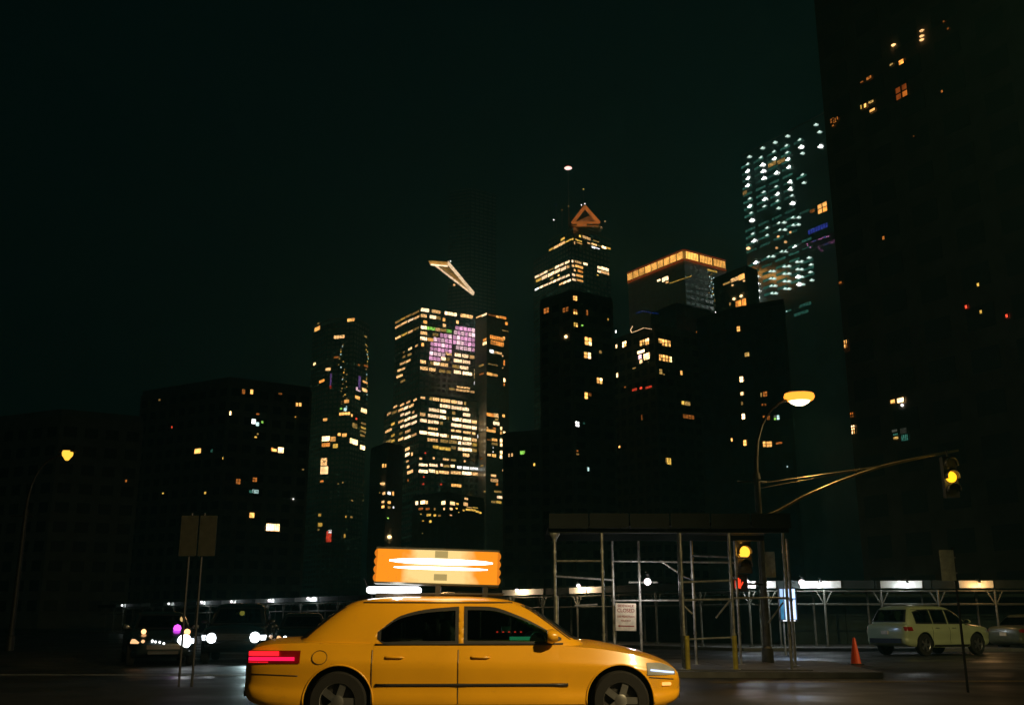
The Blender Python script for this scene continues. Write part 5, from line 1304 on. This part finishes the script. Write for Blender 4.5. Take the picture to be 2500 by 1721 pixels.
# advert box on the roof
G['adp'] = glow('advert_amber', (1.0, 0.43, 0.075), 1.05, 0.0); G['adw'] = glow('advert_white_tube', (1.0, 0.93, 0.92), 5.0); G['ade'] = glow('advert_end_amber', (1.0, 0.26, 0.015), 0.75)
G['adg'] = glow('advert_shade', (0.50, 0.36, 0.13), 0.9); G['mlw'] = glow('medallion_white', (0.95, 0.96, 1.0), 6.0)
def advert():
    m = MATS['advert_amber']; nt = m.node_tree; N = nt.nodes; Lk = nt.links
    em = [n for n in N if n.type == 'EMISSION'][0]
    tc = N.new('ShaderNodeTexCoord'); nz = N.new('ShaderNodeTexNoise'); nz.inputs['Scale'].default_value = 3.0; nz.inputs['Detail'].default_value = 3
    Lk.new(tc.outputs['Object'], nz.inputs['Vector'])
    rp = N.new('ShaderNodeValToRGB'); rp.color_ramp.elements[0].position = .35; rp.color_ramp.elements[1].position = .65
    rp.color_ramp.elements[0].color = (1.0, .30, .015, 1); rp.color_ramp.elements[1].color = (1.0, .70, .26, 1)
    sx = N.new('ShaderNodeSeparateXYZ'); Lk.new(tc.outputs['Generated'], sx.inputs[0])
    w1 = N.new('ShaderNodeMath'); w1.operation = 'PINGPONG'; w1.inputs[1].default_value = .5; Lk.new(sx.outputs['X'], w1.inputs[0])
    w2 = N.new('ShaderNodeMath'); w2.operation = 'MULTIPLY_ADD'; w2.inputs[1].default_value = 2.0; w2.inputs[2].default_value = -.55; Lk.new(w1.outputs[0], w2.inputs[0])
    w3 = N.new('ShaderNodeMath'); w3.operation = 'ADD'; Lk.new(nz.outputs['Fac'], w3.inputs[0]); Lk.new(w2.outputs[0], w3.inputs[1])
    Lk.new(w3.outputs[0], rp.inputs['Fac']); Lk.new(rp.outputs['Color'], em.inputs['Color'])
advert()
ax0, ax1, az0, az1 = -1.12, .36, 1.655, 2.055
RS = bpy.data.objects.new('roof_sign', None); COL.objects.link(RS); RS.parent = TX; RS.location = (0, 0, -.02); RS.rotation_euler = (0, R(1.6), 0)
bb = MB()
bb.box(((ax0 + ax1) / 2, 0, az1 + .012), (ax1 - ax0 + .04, .34, .022)); bb.box(((ax0 + ax1) / 2, 0, az0 - .012), (ax1 - ax0 + .04, .52, .022))
bb.build('sign_frame', M_signback, RS)
# wedge: the faces lean in towards the top; waisted ends
def adv_y(z): return .235 - (z - az0) / (az1 - az0) * .09
for sy in (-1, 1):
    bb = MB(); rows = []
    for j in range(13):
        z = az0 + (az1 - az0) * j / 12; rows.append([(ax0 + (ax1 - ax0) * i / 8, sy * adv_y(z), z) for i in range(9)])
    bb.grid(rows); bb.build('advert_face', G['adp'], RS)
    for (za, zb, xa, xb) in ((.56, .74, .10, .96), (.40, .495, .14, .92)):
        z_ = az0 + (az1 - az0) * (za + zb) / 2; rr = (az1 - az0) * (zb - za) / 2
        y_ = sy * (adv_y(z_) + .004)
        bb = MB(); bb.tube([(ax0 + (ax1 - ax0) * (xa + (xb - xa) * q / 12), y_, z_) for q in range(13)], [rr * (.22 + .78 * math.sin(math.pi * q / 12) ** .5) for q in range(13)], 12)
        bb.build('light_tube', G['adw'], RS, True)
    bb = MB(); bb.box((ax0 + (ax1 - ax0) * .53, sy * (adv_y(az0 + .30 * (az1 - az0) / .4) + .001), az1 - .05), (.16, .006, .085)); bb.build('advert_patch', G['adg'], RS)
    bb = MB(); bb.box((ax0 + (ax1 - ax0) * .53, sy * (adv_y(az0 + .06) + .003), az0 + .06), (.16, .006, .10)); bb.build('advert_patch', G['adg'], RS)
for sx, xe in ((-1, ax0), (1, ax1)):
    rows = []
    for j in range(33):
        q = j / 32; z = az0 + (az1 - az0) * q; bul = .018 + .026 * abs(math.sin(math.pi * 4 * q)) ** .8
        rows.append([(xe + sx * (bul if abs(i - 4) < 4 else 0), adv_y(z) * (-1 + i / 4), z) for i in range(9)])
    bb = MB(); bb.grid(rows); bb.build('end_cap', G['ade'], RS, True)
for xx in (-.36, .22):
    bb = MB(); bb.box((xx, 0, (1.48 + az0) / 2 - .01), (.06, .5, az0 - 1.48)); bb.build('sign_foot', M_black, RS)
bb = MB()
rows = []
bb.box((-.86, 0, 1.568), (.66, .34, .075)); ml = bb.build('medallion_light', G['mlw'], TX)
md = ml.modifiers.new('bevel', 'BEVEL'); md.width = .03; md.segments = 4
bb = MB(); bb.box((-.80, 0, 1.508), (.56, .30, .05)); bb.build('medallion_base', M_black, TX)
lamp_point('medallion_glow', (-.8, -.35, 1.60), 5, (.95, .97, 1), .05, TX)
lamp_point('advert_glow', (-.2, -.55, 1.85), 9, (1, .6, .2), .2, TX)
for sy in (-1, 1):
    for za, zb, xa, key in ((.765, .805, -1.90, 'tlm'), (.742, .757, -2.20, 'tlr'), (.818, .868, -2.08, 'tlr')):
        bb = MB(); rows = []
        f_ = pchip([q[0] for q in taxi_P['st']], [q[1] for q in taxi_P['st']])
        for z in (za, (za + zb) / 2, zb): rows.append([(xa + (-2.44 - xa) * i / 8, sy * (f_(xa + (-2.44 - xa) * i / 8) + .016), z) for i in range(9)])
        bb.grid(rows); bb.build('tail_lamp', G[key], TX, True)
for sy in (-1, 1):
    bb = MB(); bb.box((-2.42, sy * .58, .40), (.05, .22, .05)); bb.build('reflector', G['tlr'], TX)  # bumper reflectors, no lamps: their reflected red is put in as glow

G['mtr'] = glow('meter_red', (1.0, .04, .02), 1.2); G['dsh'] = glow('dash_green', (.05, .55, .22), .5)
tm = MB(); tm.box((.52, -.02, 1.10), (.10, .24, .07)); tmo = tm.build('taximeter', M_black, TX)
for k in range(5):
    bb = MB(); bb.box((.40 + k * .07, -.60, 1.075), (.022, .008, .014)); bb.build('meter_digit', G['mtr'], tmo)
bb = MB(); bb.box((.70, -.52, 1.0), (.30, .02, .04)); bb.build('dash_display', G['dsh'], TX)
lamp_point('dash_glow', (.72, -.45, 1.12), .8, (.15, 1, .5), .05, TX)
bb = MB(); bb.box((-.30, 0, 1.12), (.02, 1.15, .42)); bb.build('partition', M_tint, TX)
bb = MB()
for yy in (-.58, .58): bb.box((-.30, yy, 1.10), (.035, .03, .5))
bb.box((-.30, 0, 1.345), (.035, 1.1, .03)); bb.box((-.30, 0, .92), (.035, 1.15, .16)); bb.build('partition_frame', M_black, TX)
G['hls'] = glow('headlight_strip', (.60, .72, 1.0), 1.6)
_st = taxi_P['st']; _hw = pchip([q[0] for q in _st], [q[1] for q in _st]); _zb = pchip([q[0] for q in _st], [q[2] for q in _st]); _zs = pchip([q[0] for q in _st], [q[3] for q in _st])
def ty(x, z): return _hw(x) * QF(min(max((z - _zb(x)) / (_zs(x) - _zb(x)), 0), 1))
def strip_on(name, x0, x1, z0, z1, m, off, r, n=14, sides=(-1, 1)):
    for sy in sides:
        bb = MB(); bb.tube([(x0 + (x1 - x0) * q / n, sy * (ty(x0 + (x1 - x0) * q / n, z0 + (z1 - z0) * q / n) + off), z0 + (z1 - z0) * q / n) for q in range(n + 1)], r, 8); bb.build(name, m, TX, True)
strip_on('side_moulding', -.98, 1.20, .50, .50, M_black, .006, .017)
strip_on('belt_trim', -1.0, 1.15, .938, .945, M_black, .004, .011)
strip_on('headlight_strip', 2.16, 2.45, .655, .625, G['hls'], .016, .010)
strip_on('side_marker', 2.30, 2.40, .50, .50, G['o'], .006, .018, 4)
strip_on('bumper_seam', -2.40, -1.86, .62, .60, M_black, .0, .006); strip_on('bumper_seam', 2.14, 2.44, .575, .55, M_black, .0, .006)
for sy in (-1,):
    bb = MB(); ring = [(-1.62 + .085 * math.cos(a * .3927), sy * (ty(-1.62, .80 + .075 * math.sin(a * .3927)) + .003), .80 + .075 * math.sin(a * .3927)) for a in range(17)]; bb.tube(ring, .004, 6, cap=False); bb.build('fuel_door', M_black, TX)
for wx in taxi_P['wheels']:
    for sy in (-1, 1):
        R_ = taxi_P['wr'] + .068
        bb = MB(); bb.tube([(wx + R_ * math.cos(a), sy * (ty(wx + R_ * math.cos(a), max(.26, .325 + R_ * math.sin(a))) + .002), .325 + R_ * math.sin(a)) for a in [math.pi * (-.03 + 1.06 * q / 24) for q in range(25)]], .011, 6); bb.build('arch_lip', M_taxi, TX, True)
bb = MB(); bb.tube([(-1.15, .3, 1.47), (-1.27, .3, 1.72)], [.008, .004], 6); bb.build('aerial', M_black, TX)
for sy in (-1, 1):      # chrome-edged belt line and roof rails under the sign
    bb = MB(); bb.tube([(-1.05 + .22 * q, sy * .24, 1.515) for q in range(8)], .014, 8); bb.build('roof_rail', M_black, TX)
suv_P = dict(W=.965, wr=.38, wheels=(-1.42, 1.45), paint=M_cream, nx=90, nE=9.0,
  st=[(-2.38, .76, .50, .92, .98), (-2.34, .85, .42, 1.02, 1.08), (-2.2, .92, .36, 1.07, 1.12), (-1.6, .955, .30, 1.08, 1.13), (0, .965, .28, 1.06, 1.10), (1.0, .96, .28, 1.04, 1.10), (1.5, .95, .30, 1.02, 1.12), (2.0, .91, .33, .98, 1.06), (2.25, .84, .38, .92, .98), (2.36, .76, .44, .84, .90), (2.40, .66, .52, .76, .80)],
  cabin=[(1.02, -2.24, 1.30, .90), (1.20, -2.18, 1.06, .855), (1.45, -2.04, .70, .775), (1.60, -1.93, .42, .715), (1.68, -1.82, .22, .66), (1.735, -1.5, -.1, .50), (1.75, -1.0, -.5, .25)],
  glass=[('side_window', [(-1.78, 1.10), (-.92, 1.095), (-.90, 1.095)], [(-1.78, 1.52), (-1.3, 1.60), (-.90, 1.615)]), ('side_window', [(-.86, 1.095), (-.1, 1.09)], [(-.86, 1.615), (-.1, 1.61)]), ('side_window', [(-.04, 1.09), (.6, 1.09), (.90, 1.11)], [(-.04, 1.605), (.25, 1.575), (.90, 1.16)])],
  ws=(1.10, 1.60), rw=(1.16, 1.60), doors=[(-.98, -.08, .42, 1.06), (-.065, 1.0, .42, 1.05)], hz=.95, hm=M_chrome,
  hl=(2.0, 2.32, .78, .90, .45), hlm=M_clear, tl=(-2.02, -2.345, .86, 1.0, .45), tlm=M_red, mir=(.92, 1.18), grille=(.66, .84, .5), rbump=(.44, .60, .7), plate=(.74, .86))
gs = floor_at(2290, 1600)
SV = vehicle('pale_suv', 'pale parked suv behind the orange cone at the right', 'car', suv_P, (gs.x + .25, gs.y + 1.2, 0), R(30))

sed_P = dict(taxi_P); sed_P.update(paint=M_navy, hm=M_chrome, hlm=[G['hlw'], G['hld']], tlm=M_red, nx=70, hl=(2.15, 2.49, .60, .72, .34))
sed_P.pop('rbump')
aA = math.atan2(-29.5, 9.9)
def face_cam(px, Y, turn=0): 
    p = at(px, 1560, Y); ang = math.atan2(-p.y, -p.x) + R(turn); return Vector((p.x, p.y, 0)), ang
def park(P, name, label, px, Y, turn, cat='car', group='cars waiting on the left'):
    p, ang = face_cam(px, Y, turn)
    c = p - Vector((math.cos(ang), math.sin(ang), 0)) * 2.45
    return vehicle(name, label, cat, P, c, ang, group)
# viewer's right headlight of a car that faces us is on its left (sy=+1)
SA = park(sed_P, 'dark_sedan', 'dark sedan facing us at the left with a violet light behind its windscreen', 400, 29.0, 4)
b_P = dict(suv_P); b_P.update(paint=M_coal, hm=M_chrome, hlm=[G['hlw'], G['hlw']], tlm=M_red, nx=60, hl=(2.0, 2.33, .66, .80, .42))
SBc = park(b_P, 'black_suv', 'black suv facing us with white headlights, just left of the taxi', 568, 30.5, -5)
SCc = park(sed_P, 'dark_sedan', 'dark sedan with headlights mostly hidden behind the rear of the taxi', 738, 35.0, 0)
def beams(car, ys, e, x=2.45, z=.68):
    for y in ys: lamp_spot('headlamp_beam', (x, y, z), (x + 9, y, -.25), e, (.70, .97, 1), 62, .8, .06, car)
beams(SA, [.58], 260); beams(SBc, [.6], 160, 2.5, .74)
# ball headlight projectors
G['prj'] = glow('headlight_projector', (0.90, 0.96, 1.0), 6)
def projector(car, x, y, z, r, key='prj'):
    bb = MB(); bb.lathe([(.001, .05), (r * .7, .035), (r, 0), (r * .9, -.03)], 18, 0, 'X'); o = bb.build('headlight', G[key], car, True); o.location = (x, y, z)
projector(SA, 2.52, .54, .655, .19); projector(SA, 2.50, -.54, .655, .05, 'hld')
projector(SBc, 2.42, -.60, .72, .14); projector(SBc, 2.42, .62, .74, .15); projector(SCc, 2.50, -.56, .66, .06)
G['vi'] = glow('dash_violet', (0.75, 0.08, 0.95), 2.2); G['am'] = glow('amber_marker', (1.0, 0.50, 0.20), 2.6); G['amd'] = glow('amber_flash', (1.0, 0.55, 0.10), 1.6)
def light_on(car, px, py, Yoff, r, key, name):
    Y = car.location.y + Yoff; p = at(px, py, Y)
    bpy.context.view_layer.update()
    bb = MB(); bb.lathe([(.001, -r), (r * .75, -r * .66), (r, 0), (r * .75, r * .66), (.001, r)], 14); o = bb.build(name, G[key], car, True)
    o.location = car.matrix_world.inverted() @ p
light_on(SA, 433, 1533, -1.4, .11, 'vi', 'dash_light'); light_on(SA, 351, 1541, -2.1, .07, 'am', 'turn_signal')
light_on(SA, 447, 1510, 0.1, .09, 'am', 'roof_light'); light_on(SA, 457, 1542, -1.55, .09, 'am', 'marker_and_glint')
for (px, py, r) in ((372, 1564, .035), (380, 1566, .03), (390, 1567, .03), (400, 1570, .03)): light_on(SA, px, py, -2.5, r, 'bd', 'grille_glint')  # glowing beads standing for glints on grille and bumper
for (px, py, r, k) in ((518, 1536, .04, 'am'), (530, 1538, .04, 'bd'), (537, 1542, .04, 'bd'), (545, 1548, .035, 'amd')): light_on(SBc, px, py, -1.6, r, k, 'marker_and_glint')  # glowing beads standing for glints on hood and windscreen
# amber flashers on a barricade behind the cars
BR = thing('flasher_barricade', 'striped barricade with two amber flashers in front of the far shed', 'barricade')
p = at(588, 1496, 60.0); BR.location = (p.x, p.y, 0)
for xx in (-.35, .35):
    bb = MB(); bb.tube([(xx - .2, 0, 0), (xx, 0, 1.1)], .03, 6); bb.tube([(xx + .2, 0, 0), (xx, 0, 1.1)], .03, 6); bb.build('leg', M_galv, BR)
bb = MB(); bb.box((0, -.03, .95), (1.3, .03, .22)); bb.build('board', M_white, BR)
for xx, r in ((-.32, .12), (.08, .15)):
    bb = MB(); bb.tube([(xx, 0, 1.06), (xx, 0, p.z - r)], .02, 6); bb.build('stalk', M_black, BR)
    bb = MB(); bb.lathe([(.001, -r), (r * .8, -r * .6), (r, 0), (r * .8, r * .6), (.001, r)], 14, c=(xx, 0, p.z)); bb.build('flasher', G['amd'], BR, True)
# car at the far right edge, half out of the picture
e_P = dict(sed_P); e_P.update(paint=mat('olive_car_paint', (.10, .11, .06), .35, coat=.5), hlm=M_clear, nx=50)
p = floor_at(2490, 1592)
vehicle('parked_sedan', 'dark olive sedan ahead of the suv, cut by the right edge', 'car', e_P, (p.x + 2.6, p.y + 3.4, 0), R(30))
